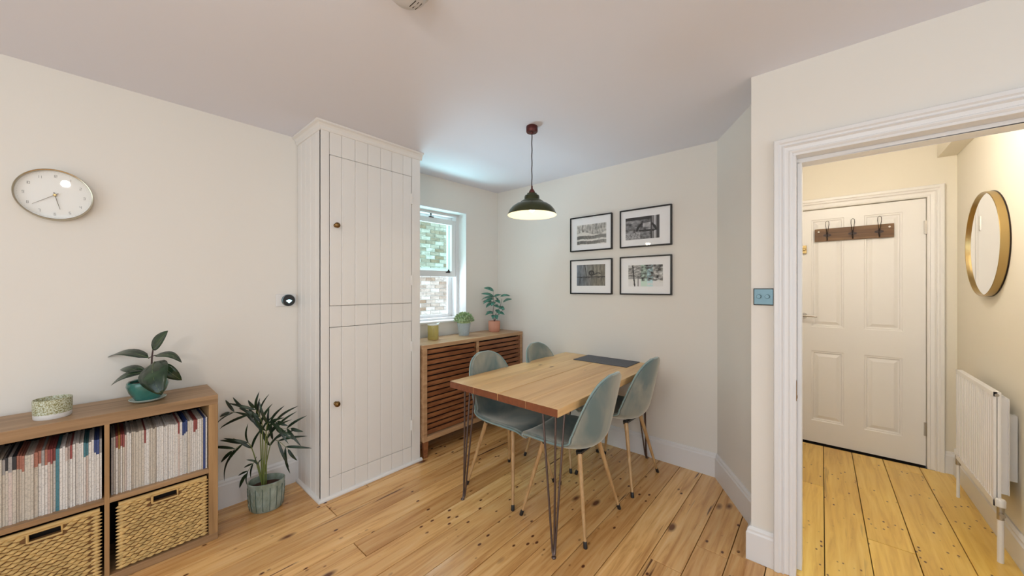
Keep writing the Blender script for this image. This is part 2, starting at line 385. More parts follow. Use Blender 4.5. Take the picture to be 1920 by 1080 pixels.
S(m.build('wall_hall_far', 'hallwall'))
S(MB().box(WD + 0.0, HU + 0.12, -0.86, 0.25, HZ, HZ + 0.06).build('ceiling_hall', 'ceiling'))
S(MB().box(3.60, HU, -0.745, -0.65, 2.33, HZ).build('trim_4', 'hallwall'))
# unseen sides of the room, with the openings the daylight comes through
m = MB(); m.box(-2.6, -1.05, -2.6, -2.45, 0, CZ); m.box(1.45, 2.3, -2.6, -2.45, 0, CZ); m.box(-1.05, 1.45, -2.6, -2.45, 0, 0.55); m.box(-1.05, 1.45, -2.6, -2.45, 2.32, CZ)
S(m.build('wall_front', 'wall'))
m = MB(); m.box(-2.6, -2.45, -2.45, -0.55, 0, CZ); m.box(-2.6, -2.45, 1.75, WB, 0, CZ); m.box(-2.6, -2.45, -0.55, 1.75, 0, 0.15); m.box(-2.6, -2.45, -0.55, 1.75, 2.32, CZ)
S(m.build('wall_left', 'wall'))

# skirting boards, profiled
def skirt(name, path, h=0.17, t=0.02, mat='gloss'):
    # path: plan points, the room lies to the left of the direction of travel
    m = MB(); prof = [(0, 0), (t, 0), (t, h - 0.03), (t * 0.72, h - 0.022), (t * 0.72, h - 0.012), (t * 0.3, h), (0, h)]
    P_ = [Vector(p) for p in path]; n = len(P_); vs = []; k = len(prof)
    for i in range(n):
        d0 = (P_[i] - P_[i - 1]).normalized() if i else None; d1 = (P_[i + 1] - P_[i]).normalized() if i < n - 1 else None
        a = d0 or d1; b = d1 or d0; n0 = Vector((-a.y, a.x)); n1 = Vector((-b.y, b.x)); mt = (n0 + n1); mt = mt / max(0.2, mt.dot(n0))
        for dx, z in prof: q = P_[i] + mt * dx; vs.append((q.x, q.y, z))
    fs = [(i * k + j, (i + 1) * k + j, (i + 1) * k + (j + 1) % k, i * k + (j + 1) % k) for i in range(n - 1) for j in range(k)]
    fs += [tuple(range(k)), tuple((n - 1) * k + j for j in range(k - 1, -1, -1))]
    return S(m.add(vs, fs).build(name, mat))
CX0, CX1, CY = 0.908, 1.648, 2.395      # cupboard footprint
skirt('baseboard_back', [(CX0, WB), (-2.45, WB)])
skirt('baseboard_right', [(2.395, 0.268), (2.905, 0.567), (WR, WB)], 0.168)
skirt('baseboard_doorway', [(WD, 0.172), (WD, 0.268), (WD + 0.20, 0.268)], 0.165)
skirt('baseboard_hall_right', [(WD + 0.15, -0.745), (HU, -0.745)][::1], 0.15, 0.022)
skirt('baseboard_hall_far', [(HU, -0.745), (HU, -0.68)], 0.16, 0.02)
skirt('baseboard_doorway_far', [(WD, -2.45), (WD, -0.745)], 0.165)

# moulded door casings, mitred
def casing(name, U, va, vb, zt, width, side, mat, t=0.028):
    """architrave on plane x=U around opening va..vb (va>vb) of height zt; projects towards -x*side"""
    prof = [(0, 0), (0, 0.35), (0.10, 0.55), (0.16, 0.55), (0.2, 0.42), (0.42, 0.5), (0.50, 0.85), (0.58, 0.7), (0.66, 0.72), (0.74, 1.0), (0.95, 1.0), (1, 0.8), (1, 0)]
    m = MB(); k = len(prof); vs = []
    for (v, z, dv, dz) in ((va, 0, 1, 0), (va, zt, 1, 1), (vb, zt, -1, 1), (vb, 0, -1, 0)):
        for a, h in prof: vs.append((U - side * h * t, v + dv * a * width, z + dz * a * width))
    fs = [(i * k + j, (i + 1) * k + j, (i + 1) * k + (j + 1) % k, i * k + (j + 1) % k) for i in range(3) for j in range(k)]
    fs += [tuple(range(k)), tuple(3 * k + j for j in range(k))]
    return S(m.add(vs, fs).build(name, mat))
casing('trim_1', WD, DJ0 + 0.0, DJ1, DH, 0.072, 1, 'gloss')
casing('trim_2', HU, HD0, HD1, HDT, 0.085, 1, 'doorpaint')
# door lining with stop in the doorway
m = MB(); t = 0.012
m.box(WD - 0.008, WD + 0.155, DJ0 - t, DJ0 + 0.001, 0, DH - t); m.box(WD - 0.008, WD + 0.155, DJ1 - 0.001, DJ1 + t, 0, DH - t); m.box(WD - 0.008, WD + 0.155, DJ1, DJ0, DH - t, DH + 0.001)
m.box(WD + 0.060, WD + 0.155, DJ0 - 0.031, DJ0 - t, 0, DH - 0.031); m.box(WD + 0.060, WD + 0.155, DJ1 + t, DJ1 + 0.031, 0, DH - 0.031); m.box(WD + 0.060, WD + 0.155, DJ1 + t, DJ0 - t, DH - 0.031, DH - t)
lin = S(m.build('trim_3', 'gloss', bevel=0.002))
MB().box(WD + 0.010, WD + 0.040, DJ0 - t - 0.002, DJ0 - t + 0.001, 0.825, 0.92).box(WD + 0.018, WD + 0.03, DJ0 - t - 0.004, DJ0 - t, 0.835, 0.85).build('strike_plate', 'oldbrass', lin)

# hall door, four raised panels
D = S(bpy.data.objects.new('door_1', None)); C.objects.link(D); D.location = (HU, -0.6, 0); OFF['door_1'] = Vector((HU, -0.6, 0))
du = HU + 0.004
def door_slab():
    m = MB(); f = du + 0.010
    cols = [(-0.597, -0.478), (-0.262, -0.142), (0.070, 0.162)]
    for a, b in cols: m.box(f, f + 0.035, a, b, 0.012, HDT - 0.004)
    for a, b in ((-0.478, -0.262), (-0.142, 0.070)):
        for z0, z1 in ((0.012, 0.200), (0.812, 1.020), (1.955, HDT - 0.004)): m.box(f, f + 0.035, a, b, z0, z1)
    return m
door_slab().build('door_frame', 'doorpaint', D)
for a, b in ((-0.478, -0.262), (-0.142, 0.070)):
    for z0, z1 in ((0.200, 0.812), (1.020, 1.955)):
        f = du + 0.010; m = MB(); rings = [(0, f), (0.006, f + 0.004), (0.014, f + 0.004), (0.019, f + 0.011), (0.026, f + 0.011), (0.048, f + 0.003)]
        vs = []
        for e, u in rings: vs += [(u, a + e, z0 + e), (u, b - e, z0 + e), (u, b - e, z1 - e), (u, a + e, z1 - e)]
        fs = [(4 * i + j, 4 * i + (j + 1) % 4, 4 * i + 4 + (j + 1) % 4, 4 * i + 4 + j) for i in range(len(rings) - 1) for j in range(4)] + [tuple(4 * (len(rings) - 1) + j for j in range(4))]
        m.add(vs, fs).build('panel', 'doorpaint', D)
for z in (1.82, 1.05, 0.29):
    m = MB()
    for k in range(5): m.tube([(du + 0.004, HD1 + 0.001, z - 0.05 + k * 0.02), (du + 0.004, HD1 + 0.001, z - 0.05 + k * 0.02 + 0.0175)], 0.0075, 8)
    m.box(du - 0.001, du + 0.009, HD1 - 0.006, HD1 + 0.014, z - 0.05, z + 0.05); 
    if z != 1.05: m.build('hinge', 'steel', D)
m = MB(); m.lathe([(0, -0.012), (0.024, -0.012), (0.026, 0), (0, 0)], (du + 0.010, 0.120, 1.115), 20, axis='x')
m.tube([(du, 0.120, 1.115), (du - 0.045, 0.120, 1.115)], 0.009, 10); m.tube([(du - 0.045, 0.128, 1.115), (du - 0.048, 0.09, 1.117), (du - 0.046, 0.03, 1.112)], [0.009, 0.009, 0.006], 10)
m.build('door_handle', 'steel', D)
m = MB(); m.box(du - 0.016, du + 0.010, 0.10, 0.155, 1.665, 1.735); m.lathe([(0, -0.035), (0.012, -0.035), (0.012, -0.016), (0, -0.016)], (du, 0.117, 1.70), 14, axis='x'); m.build('night_latch', 'brass', D, bevel=0.003)

# sash window in its reveal
Wn = S(bpy.data.objects.new('window_1', None)); C.objects.link(Wn); Wn.location = (2.07, WB, WZ0); OFF['window_1'] = Vector((2.07, WB, WZ0))
def frame4(m, x0, x1, z0, z1, y0, y1, l, r, b, t):
    m.box(x0, x0 + l, y0, y1, z0, z1); m.box(x1 - r, x1, y0, y1, z0, z1); m.box(x0 + l, x1 - r, y0, y1, z0, z0 + b); m.box(x0 + l, x1 - r, y0, y1, z1 - t, z1); return m
# painted reveal lining and slim bead around it
m = MB(); e = 0.010
m.box(WX0, WX0 + e, WB - 0.006, 2.94, WZ0, WZ1); m.box(WX1 - e, WX1, WB - 0.006, 2.94, WZ0, WZ1); m.box(WX0 + e, WX1 - e, WB - 0.006, 2.94, WZ1 - e, WZ1)
m.build('reveal_lining', 'gloss', Wn)
frame4(MB(), WX0, WX1, WZ0, WZ1, 2.925, 3.06, 0.038, 0.038, 0.030, 0.030).build('window_frame', 'gloss', Wn, bevel=0.002)
X0, X1 = WX0 + 0.038, WX1 - 0.038
frame4(MB(), X0, X1, 1.475, 2.060, 2.935, 2.970, 0.050, 0.050, 0.060, 0.050).build('lower_sash', 'gloss', Wn, bevel=0.002, label='inner sash pushed up over the outer one')
MB().box(X0 + 0.05, X1 - 0.05, 2.950, 2.954, 1.535, 2.010).build('pane', 'tintglass', Wn)
frame4(MB(), X0, X1, 1.515, 2.115, 3.005, 3.040, 0.045, 0.045, 0.050, 0.050).build('upper_sash', 'gloss', Wn, bevel=0.002)
MB().box(X0 + 0.045, X1 - 0.045, 3.020, 3.024, 1.565, 2.065).build('pane', 'tintglass', Wn)
# fixed outside storm frame bottom and a staff bead
frame4(MB(), X0, X1, 1.060, 1.52, 3.005, 3.030, 0.048, 0.048, 0.030, 0.020).build('storm_frame', 'gloss', Wn, bevel=0.002)
MB().box(X0 + 0.048, X1 - 0.048, 3.015, 3.018, 1.09, 1.50).build('pane', 'glass', Wn)
MB().box(WX0 + 0.002, WX1 - 0.002, WB - 0.012, 2.945, 1.022, 1.040).build('window_sill', 'gloss', Wn, bevel=0.003)
m = MB(); m.box(2.10, 2.15, 2.925, 2.945, 2.060, 2.066); m.tube([(2.12, 2.932, 2.064), (2.12, 2.932, 2.085)], 0.004, 8); m.lathe([(0, 0), (0.009, 0.004), (0.009, 0.012), (0, 0.016)], (2.12, 2.932, 2.083), 10)
m.build('sash_catch', 'iron', Wn)
for x in (1.86, 2.325):
    m = MB(); m.box(x - 0.026, x + 0.026, 2.928, 2.936, 1.515, 1.527); m.tube([(x - 0.018, 2.93, 1.521), (x - 0.010, 2.918, 1.532), (x + 0.010, 2.918, 1.532), (x + 0.018, 2.93, 1.521)], 0.005, 8)
    m.lathe([(0, 0), (0.008, 0.004), (0.007, 0.014), (0, 0.018)], (x, 2.923, 1.533), 10); m.build('sash_lift', 'iron', Wn)

for w_o in [o for o in C.objects if o.parent == Wn]:
    for vv in w_o.data.vertices: vv.co = skew(vv.co + OFF['window_1']) - OFF['window_1']
# neighbouring brick wall across the yard
m = MB(); m.box(-1.0, 9.0, 6.03, 6.25, -0.6, 4.6); nb = S(m.build('wall_outside', 'mortar'))
cells = []
for j in range(-6, 58):
    z = 0.075 * j
    for i in range(0, 40):
        x = 0.0 + 0.225 * i + (0.1125 if j % 2 else 0); cells.append((x, z))
near = [c for c in cells if 3.75 < c[0] < 5.15 and 0.45 < c[1] < 3.1]
rest = [c for c in cells if not (3.75 < c[0] < 5.15 and 0.45 < c[1] < 3.1)]
def brick(m, x, z):
    d = R.uniform(0, 0.008); return m.box(x + 0.005, x + 0.22, 6.008 + d, 6.04, z + 0.005, z + 0.07)
for x, z in near[:295]: brick(MB(), x, z).build('brick', 'brick', nb)
m = MB()
for x, z in rest + near[295:]: brick(m, x, z)
m.build('bricks_beyond', 'brick', nb, kind='stuff')
S(MB().box(-1.0, 9.0, 3.1, 6.05, -0.7, -0.6).build('ground_outside', 'paving'))

# ------------------------------------------------------------------ BUILT-IN CUPBOARD
cup = thing('built_in_cupboard', 'tall white boarded built-in cupboard with two doors, floor to ceiling', 'cupboard', (1.28, 2.6, 0))
m = MB(); m.box(CX0 + 0.010, CX1, CY + 0.014, WB - 0.003, 0, CZ - 0.002); m.build('carcass', 'cupboard', cup)
def bd(x0, x1, z0, z1, parent, y=CY, name='board'):
    MB().box(x0 + 0.0006, x1 - 0.0006, y, y + 0.012, z0, z1).build(name, 'cupboard', parent, bevel=0.0028, segs=1)
ed = [0.962, 1.040, 1.130, 1.220, 1.315, 1.405, 1.497, 1.572]
MB().box(CX0, 0.960, CY - 0.001, CY + 0.02, 0, CZ - 0.03).build('stile', 'cupboard', cup, bevel=0.002, segs=1)
MB().box(1.574, CX1, CY - 0.001, CY + 0.02, 0, CZ - 0.03).build('stile', 'cupboard', cup, bevel=0.002, segs=1)
for a, b in zip(ed[:-1], ed[1:]):
    for z0, z1 in ((0.01, 0.134), (1.105, 1.243), (2.222, 2.39)): bd(a, b, z0, z1, cup)
dk = MB(); 
for z0, z1 in ((0.134, 1.105), (1.243, 2.222)):
    dk.box(0.958, 1.576, CY + 0.0125, CY + 0.015, z0 - 0.003, z1 + 0.003)
dk.build('door_rebate', 'dark', cup)
for z0, z1, kz, hz in ((0.1365, 1.1025, 0.608, (0.91, 0.30)), (1.2455, 2.2195, 1.767, (2.05, 1.42))):
    d = MB().box(0.9645, 1.5695, CY + 0.004, CY + 0.0125, z0, z1).build('door', 'cupboard', cup)
    for a, b in zip([0.9645] + ed[1:-1], ed[1:-1] + [1.5695]): bd(a, b, z0, z1, d, CY - 0.002)
    MB().lathe([(0.0, 0), (0.013, 0), (0.012, -0.003), (0.006, -0.008), (0.006, -0.014), (0.014, -0.02), (0.0185, -0.028), (0.016, -0.036), (0.008, -0.041), (0, -0.042)], (0.999, CY - 0.002, kz), 20, axis='y').build('knob', 'oldbrass', d)
    for h in hz:
        MB().box(1.560, 1.580, CY - 0.005, CY, h - 0.04, h + 0.04).tube([(1.5715, CY - 0.006, h - 0.04), (1.5715, CY - 0.006, h + 0.04)], 0.005, 8).build('hinge', 'cupboard', d)
# side boards facing the palm
ys = [CY + 0.0, CY + 0.08, CY + 0.165, CY + 0.25, CY + 0.335, WB - 0.003]
for a, b in zip(ys[:-1], ys[1:]):
    MB().box(CX0, CX0 + 0.011, a + 0.0006, b - 0.0006, 0.0, 2.385).build('side_board', 'cupboard', cup, bevel=0.003, segs=1)
# cornice and quadrant at the foot: swept profile around left and front
def wrap(name, prof, ext=0.0):
    P_ = [Vector((CX0, WB - 0.003)), Vector((CX0, CY)), Vector((CX1 + ext, CY))]
    vs = []; k = len(prof)
    for i, p in enumerate(P_):
        mt = (Vector((-1, 0)), Vector((-1, -1)), Vector((0, -1)))[i]
        for d_, z in prof: q = p + mt * d_; vs.append((q.x, q.y, z))
    fs = [(i * k + j, (i + 1) * k + j, (i + 1) * k + (j + 1) % k, i * k + (j + 1) % k) for i in range(2) for j in range(k)] + [tuple(range(k)), tuple(2 * k + j for j in range(k))]
    MB().add(vs, fs).build(name, 'cupboard', cup)
wrap('cornice', [(-0.001, 2.365), (0.006, 2.367), (0.010, 2.375), (0.012, 2.390), (0.020, 2.402), (0.034, 2.408), (0.036, 2.419), (-0.001, 2.419)], 0.012)
wrap('foot_moulding', [(-0.001, 0.001), (0.018, 0.001), (0.017, 0.010), (0.010, 0.017), (-0.001, 0.020)], 0.012)

# thermostat
t_ = thing('thermostat', 'round black-faced thermostat with glowing symbol on white wall plate', 'thermostat', (0.84, WB, 1.275))
MB().box(0.775, 0.897, WB - 0.010, WB, 1.233, 1.318).build('wall_plate', 'white', t_, bevel=0.004)
MB().lathe([(0, -0.030), (0.034, -0.030), (0.040, -0.026), (0.040, -0.010), (0, -0.010)], (0.846, WB, 1.275), 32, axis='y').build('ring', 'chrome', t_)
MB().lathe([(0, -0.0325), (0.034, -0.032), (0.037, -0.029), (0, -0.029)], (0.846, WB, 1.275), 32, axis='y').build('glass_face', 'black', t_)
m = MB(); cx, cz, yy = 0.846, 1.268, WB - 0.0332
pts = [(cx, cz - 0.013)] + [(cx + 0.022 * math.sin(a), cz - 0.006 + 0.022 * math.cos(a) * 0.85) for a in [math.radians(d) for d in (-58, -40, -20, 0, 20, 40, 58)]]
m.add([(x, yy, z) for x, z in pts] + [(x, yy + 0.002, z) for x, z in pts], [tuple(range(len(pts)))] + [(i, (i + 1) % 8, 8 + (i + 1) % 8, 8 + i) for i in range(8)]).build('screen_symbol', 'screen', t_)

# wall clock
CC = (-0.149, WB, 1.806)
ck = thing('wall_clock', 'round pale grey wall clock with thin gold rim on the cream wall', 'clock', CC)
r = 0.120
MB().lathe([(0, -0.022), (r - 0.004, -0.022), (r - 0.004, 0), (0, 0)], CC, 64, axis='y').build('dial', 'clockface', ck)
MB().lathe([(r - 0.005, 0), (r - 0.005, -0.042), (r - 0.001, -0.044), (r + 0.001, -0.040), (r + 0.001, 0)], CC, 64, axis='y').build('rim', 'goldrim', ck)
MB().lathe([(0, -0.0375), (r - 0.005, -0.0365), (r - 0.005, -0.035), (0, -0.036)], CC, 64, axis='y').build('cover_glass', 'glass', ck)
def digits(m, txt, cx, cz, h, y):
    seg = {'0': 'abcdef', '1': 'bc', '2': 'abged', '3': 'abgcd', '4': 'fgbc', '5': 'afgcd', '6': 'afgedc', '7': 'abc', '8': 'abcdefg', '9': 'abcdfg'}
    w_ = h * 0.45; x = cx - (len(txt) * w_ * 1.5 - w_ * 0.5) / 2
    for ch in txt:
        p = {'a': ((0, h), (w_, h)), 'b': ((w_, h / 2), (w_, h)), 'c': ((w_, 0), (w_, h / 2)), 'd': ((0, 0), (w_, 0)), 'e': ((0, 0), (0, h / 2)), 'f': ((0, h / 2), (0, h)), 'g': ((0, h / 2), (w_, h / 2))}
        for s_ in seg[ch]:
            (a, b), (c, d_) = p[s_]; t = 0.0007
            m.box(x + min(a, c) - t, x + max(a, c) + t, y - 0.0006, y, cz - h / 2 + min(b, d_) - t, cz - h / 2 + max(b, d_) + t)
        x += w_ * 1.5
m = MB()
for k in range(1, 13):
    a = k * PI / 6; digits(m, str(k), CC[0] + 0.091 * math.sin(a), CC[2] + 0.091 * math.cos(a), 0.011, WB - 0.022)
for k in range(60):
    a = k * PI / 30; x, z = CC[0] + 0.108 * math.sin(a), CC[2] + 0.108 * math.cos(a); m.box(x - 0.0006, x + 0.0006, WB - 0.0226, WB - 0.022, z - 0.0006, z + 0.0006)
m.build('numerals', 'clockink', ck)
MB().box(HU + 0.06, HU + 0.12, HD1, HD0, -0.02, HDT).build('door_gap_blocker', 'dark', D)  # added dark slab, keeps bright sky from showing under the hall door
def hand(ang, ln, wd, y):
    d = Vector((math.sin(ang), 0, math.cos(ang))); n = Vector((d.z, 0, -d.x)); c = Vector((CC[0], y, CC[2]))
    ps = [c - d * 0.014 - n * wd, c - d * 0.014 + n * wd, c + d * ln + n * wd * 0.5, c + d * ln - n * wd * 0.5]
    MB().add(ps + [p + Vector((0, 0.0015, 0)) for p in ps], [(0, 1, 2, 3), (4, 5, 6, 7), (0, 1, 5, 4), (1, 2, 6, 5), (2, 3, 7, 6), (3, 0, 4, 7)]).build('hand', 'handbrown', ck)
hand(math.radians(167), 0.068, 0.0014, WB - 0.027); hand(math.radians(231), 0.084, 0.0010, WB - 0.030)
MB().lathe([(0, -0.034), (0.004, -0.034), (0.006, -0.031), (0.006, -0.022), (0, -0.022)], CC, 20, axis='y').build('hub', 'brass', ck)

# ------------------------------------------------------------------ BOOKCASE
BX0, BX1, BF, BB = -0.385, 0.413, 2.475, 2.782
bc = thing('cube_bookcase', 'low brown oak cube bookcase against the left wall, holding magazines and baskets', 'bookcase', (0.014, 2.63, 0))
MB().box(BX0, BX1, BF, BB, 0.733, 0.783).build('top_panel', 'oak', bc, bevel=0.0015)
MB().box(BX0, BX1, BF, BB, 0.0, 0.036).build('bottom_panel', 'oak', bc, bevel=0.0015)
for a, b in ((BX0, BX0 + 0.040), (BX1 - 0.038, BX1)): MB().box(a, b, BF, BB, 0.036, 0.733).build('side_panel', 'oakv', bc, bevel=0.0015)
MB().box(0.0065, 0.0225, BF + 0.001, BB - 0.005, 0.036, 0.733).build('divider', 'oakv', bc, bevel=0.001)
for a, b in ((BX0 + 0.040, 0.0065), (0.0225, BX1 - 0.038)): MB().box(a, b, BF + 0.001, BB - 0.005, 0.369, 0.392).build('shelf', 'oak', bc, bevel=0.001)
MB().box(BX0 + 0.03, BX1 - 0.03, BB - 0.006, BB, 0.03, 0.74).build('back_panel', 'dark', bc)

# magazines: each one a thing
def magm(name, col, lines=0.25):
    m, N, L, b = nt(name); setp(b, rough=0.45)
    v = coords(N, L, (1, 1, 1)); f = noise_tex(N, L, v, 170, 2, 0.7)
    r = ramp(N, [(0.5, col), (0.62, tuple(c * (1 - lines) for c in col))]); L.new(f, r.inputs[0]); L.new(r.outputs[0], b.inputs['Base Color']); return m
MG = {'white': magm('spine_white', (0.74, 0.71, 0.675)), 'cream': magm('spine_cream', (0.60, 0.54, 0.46)), 'pinkish': magm('spine_blush', (0.62, 0.52, 0.47)), 'grey': magm('spine_grey', (0.36, 0.34, 0.33)),
      'blue': magm('spine_blue', (0.04, 0.07, 0.22)), 'teal': magm('spine_teal', (0.07, 0.22, 0.27)), 'red': magm('spine_red', (0.30, 0.075, 0.07)), 'black': magm('spine_black', (0.03, 0.03, 0.035)),
      'orange': magm('spine_orange', (0.42, 0.17, 0.12)), 'gold': magm('spine_ochre', (0.48, 0.27, 0.06))}
ORD = 'first second third fourth fifth sixth seventh eighth ninth tenth eleventh twelfth thirteenth fourteenth fifteenth sixteenth seventeenth eighteenth nineteenth twentieth'.split()
def ordn(i, n):
    TENS = {20: 'twenty', 30: 'thirty', 40: 'forty', 50: 'fifty'}
    def w_(k):
        if k <= 20: return ORD[k - 1]
        t, u = divmod(k, 10)
        return {20: 'twentieth', 30: 'thirtieth', 40: 'fortieth', 50: 'fiftieth'}[k] if u == 0 else TENS[t * 10] + '-' + ORD[u - 1]
    return w_(i + 1)
def magazines(x0, x1, side, plan):
    xs = []; x = x0 + 0.004
    while x < x1 - 0.009:
        t = R.choice((0.0052, 0.0060, 0.0068, 0.0078, 0.0092)); xs.append((x, t)); x += t + 0.0008
    n = len(xs)
    for i, (x, t) in enumerate(xs):
        fr = (x - x0) / (x1 - x0); base = 'white' if fr > 0.45 or side == 'right' and R.random() < 0.5 else 'cream'
        if R.random() < 0.18: base = R.choice(('cream', 'cream', 'pinkish'))
        top = None
        for (a, b, cs, kind) in plan:
            if a <= fr < b: top = R.choice(cs)
            if a <= fr < b and kind == 'full': base = top; top = None
        h = R.uniform(0.268, 0.277)
        y = BF + 0.022 + R.uniform(0, 0.011); zb = 0.392; zt = zb + h; hb = R.uniform(0.052, 0.066)
        m = MB(); mi_ = 1 if top else 0
        m.box(x, x + t, y, y + 0.222, zb, zt - hb); m.box(x, x + t, y, y + 0.222, zt - hb, zt, mids=[mi_] * 3 + [0, mi_, mi_])
        mats = [MG[base]] + ([MG[top]] if top else [])
        look = {'white': 'white-spined', 'cream': 'cream-spined', 'pinkish': 'blush-spined', 'grey': 'grey-spined', 'blue': 'dark blue', 'teal': 'teal', 'red': 'red', 'black': 'black', 'orange': 'orange', 'gold': 'ochre'}[base]
        lab = f"{look} magazine{' with ' + {'gold': 'ochre'}.get(top, top) + ' top band' if top else ''}, {ordn(i, n)} from the left in the {side}-hand shelf"
        m.build('magazine', mats, None, origin=Vector((x + t / 2, y + 0.11, zb)), label=lab, category='magazine', group='magazines in the bookcase')
magazines(BX0 + 0.042, 0.0055, 'left', [(0.0, 0.12, ['black', 'cream'], 't'), (0.22, 0.31, ['black', 'grey'], 't'), (0.31, 0.36, ['orange', 'orange'], 't'), (0.41, 0.50, ['orange', 'grey', 'pinkish'], 't'), (0.50, 0.60, ['orange', 'black', 'red'], 't'), (0.60, 0.618, ['teal'], 'full'), (0.66, 0.735, ['red', 'pinkish', 'orange'], 't'), (0.82, 0.865, ['teal'], 't'), (0.90, 0.965, ['red', 'blue', 'grey'], 't')])
magazines(0.0235, BX1 - 0.0385, 'right', [(0.0, 0.03, ['grey'], 'full'), (0.045, 0.125, ['gold', 'red', 'gold', 'black'], 't'), (0.305, 0.33, ['red'], 't'), (0.645, 0.675, ['red'], 't'), (0.70, 0.75, ['blue'], 't'), (0.83, 0.865, ['red'], 't'), (0.905, 0.925, ['gold'], 't'), (0.935, 0.95, ['blue'], 'full')])

# woven baskets
def lozenge(m, cx, cz, y, a, b, d, ang):
    vs = []; n = 8
    for q in (0.0, 0.62):
        for k in range(n):
            th = 2 * PI * k / n; s_ = math.cos(q * PI / 2)
            u, v = a * s_ * math.cos(th), b * s_ * math.sin(th) * (1 - 0.55 * abs(math.cos(th)))
            vs.append((cx + u * math.cos(ang) - v * math.sin(ang), y - d * math.sin(q * PI / 2), cz + u * math.sin(ang) + v * math.cos(ang)))
    vs.append((cx, y - d, cz))
    fs = [(k, (k + 1) % n, n + (k + 1) % n, n + k) for k in range(n)] + [(n + k, n + (k + 1) % n, 2 * n) for k in range(n)]
    m.add(vs, fs, 0, True)
def basket(x0, x1, label, hx0, hx1):
    z0, z1, y = 0.040, 0.352, BF + 0.016; hz0, hz1 = 0.302, 0.331
    b = thing('woven_basket', label, 'basket', ((x0 + x1) / 2, BF + 0.15, 0.037), 'woven baskets in the bookcase')
    m = MB(); m.box(x0 + 0.004, hx0, y, y + 0.02, z0, z1 - 0.004); m.box(hx1, x1 - 0.004, y, y + 0.02, z0, z1 - 0.004); m.box(hx0, hx1, y, y + 0.02, z0, hz0); m.box(hx0, hx1, y, y + 0.02, hz1, z1 - 0.004)
    m.box(x0 + 0.004, x0 + 0.012, y + 0.02, BB - 0.02, z0, z1 - 0.01); m.box(x1 - 0.012, x1 - 0.004, y + 0.02, BB - 0.02, z0, z1 - 0.01); m.box(x0 + 0.004, x1 - 0.004, BB - 0.03, BB - 0.02, z0, z1 - 0.01); m.box(x0 + 0.01, x1 - 0.01, y + 0.02, BB - 0.03, z0 - 0.002, z0 + 0.01)
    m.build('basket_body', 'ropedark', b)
    MB().box(hx0 - 0.006, hx1 + 0.006, y + 0.045, y + 0.05, hz0 - 0.03, hz1 + 0.008).build('slot_shade_sheet', 'dark', b)  # dark sheet behind the handle slot, stands in for shade inside the basket
    m = MB(); rw = 0.0138; nr = int((z1 - 0.022 - z0) / rw); pw = 0.0280; i = 0
    for j in range(nr + 1):
        cz = z0 + 0.008 + j * rw
        x = x0 + 0.028 + (pw / 2 if j % 2 else 0)
        while x < x1 - 0.030:
            if not (hx0 - 0.018 < x < hx1 + 0.018 and hz0 - 0.010 < cz < hz1 + 0.012):
                lozenge(m, x + R.uniform(-.0015, .0015), cz + R.uniform(-.001, .001), y - 0.0005, 0.0170 * R.uniform(.9, 1.1), 0.0080 * R.uniform(.9, 1.1), R.uniform(0.006, 0.010), math.radians(R.uniform(3, 10)))
            x += pw
    m.build('weave', 'rope', b, kind='stuff')
    m = MB()
    for sx in (x0 + 0.010, x1 - 0.014):                    # wrapped upright edges
        for j in range(int((z1 - z0) / 0.0165) + 1):
            lozenge(m, sx + (0.003 if sx < (x0 + x1) / 2 else -0.001), z0 + 0.006 + j * 0.0158, y + 0.001, 0.019, 0.0098, 0.006, 0)
    m.build('edge_wrap', 'rope', b, kind='stuff')
    m = MB(); m.tube([(x0 + 0.004, y + 0.004, z1 - 0.008), (x1 - 0.004, y + 0.004, z1 - 0.008)], 0.0095, 10); m.tube([(x0 + 0.006, y + 0.004, z1 - 0.022 + 0.004), (x1 - 0.006, y + 0.004, z1 - 0.018)], 0.006, 8)
    m.tube([(hx0 - 0.004, y - 0.001, hz0 - 0.004), (hx1 + 0.004, y - 0.001, hz0 - 0.004), (hx1 + 0.004, y - 0.001, hz1 + 0.003)], 0.0045, 8); m.tube([(hx0 - 0.004, y - 0.001, hz0 - 0.004), (hx0 - 0.004, y - 0.001, hz1 + 0.003)], 0.0045, 8)
    m.build('rim', 'rope2', b)
basket(0.046, 0.3715, 'woven water-hyacinth basket in the right-hand lower cube of the bookcase', 0.166, 0.250)
basket(-0.337, -0.003, 'woven water-hyacinth basket in the left-hand lower cube of the bookcase', -0.200, -0.118)

# speckled bowl on the bookcase
c = (-0.145, 2.60, 0.783)
b = thing('planter_bowl', 'small round cream planter with speckled green floral glaze on the bookcase', 'planter', c)
MB().lathe([(0.0, 0.0), (0.052, 0.0), (0.055, 0.004), (0.056, 0.022)], c, 40).build('white_base', 'white', b, label='plain white glazed foot band')
MB().lathe([(0.056, 0.022), (0.057, 0.050), (0.057, 0.084), (0.0545, 0.085), (0.0535, 0.083), (0.053, 0.012), (0, 0.010)], c, 40).build('bowl_wall', 'floral', b)

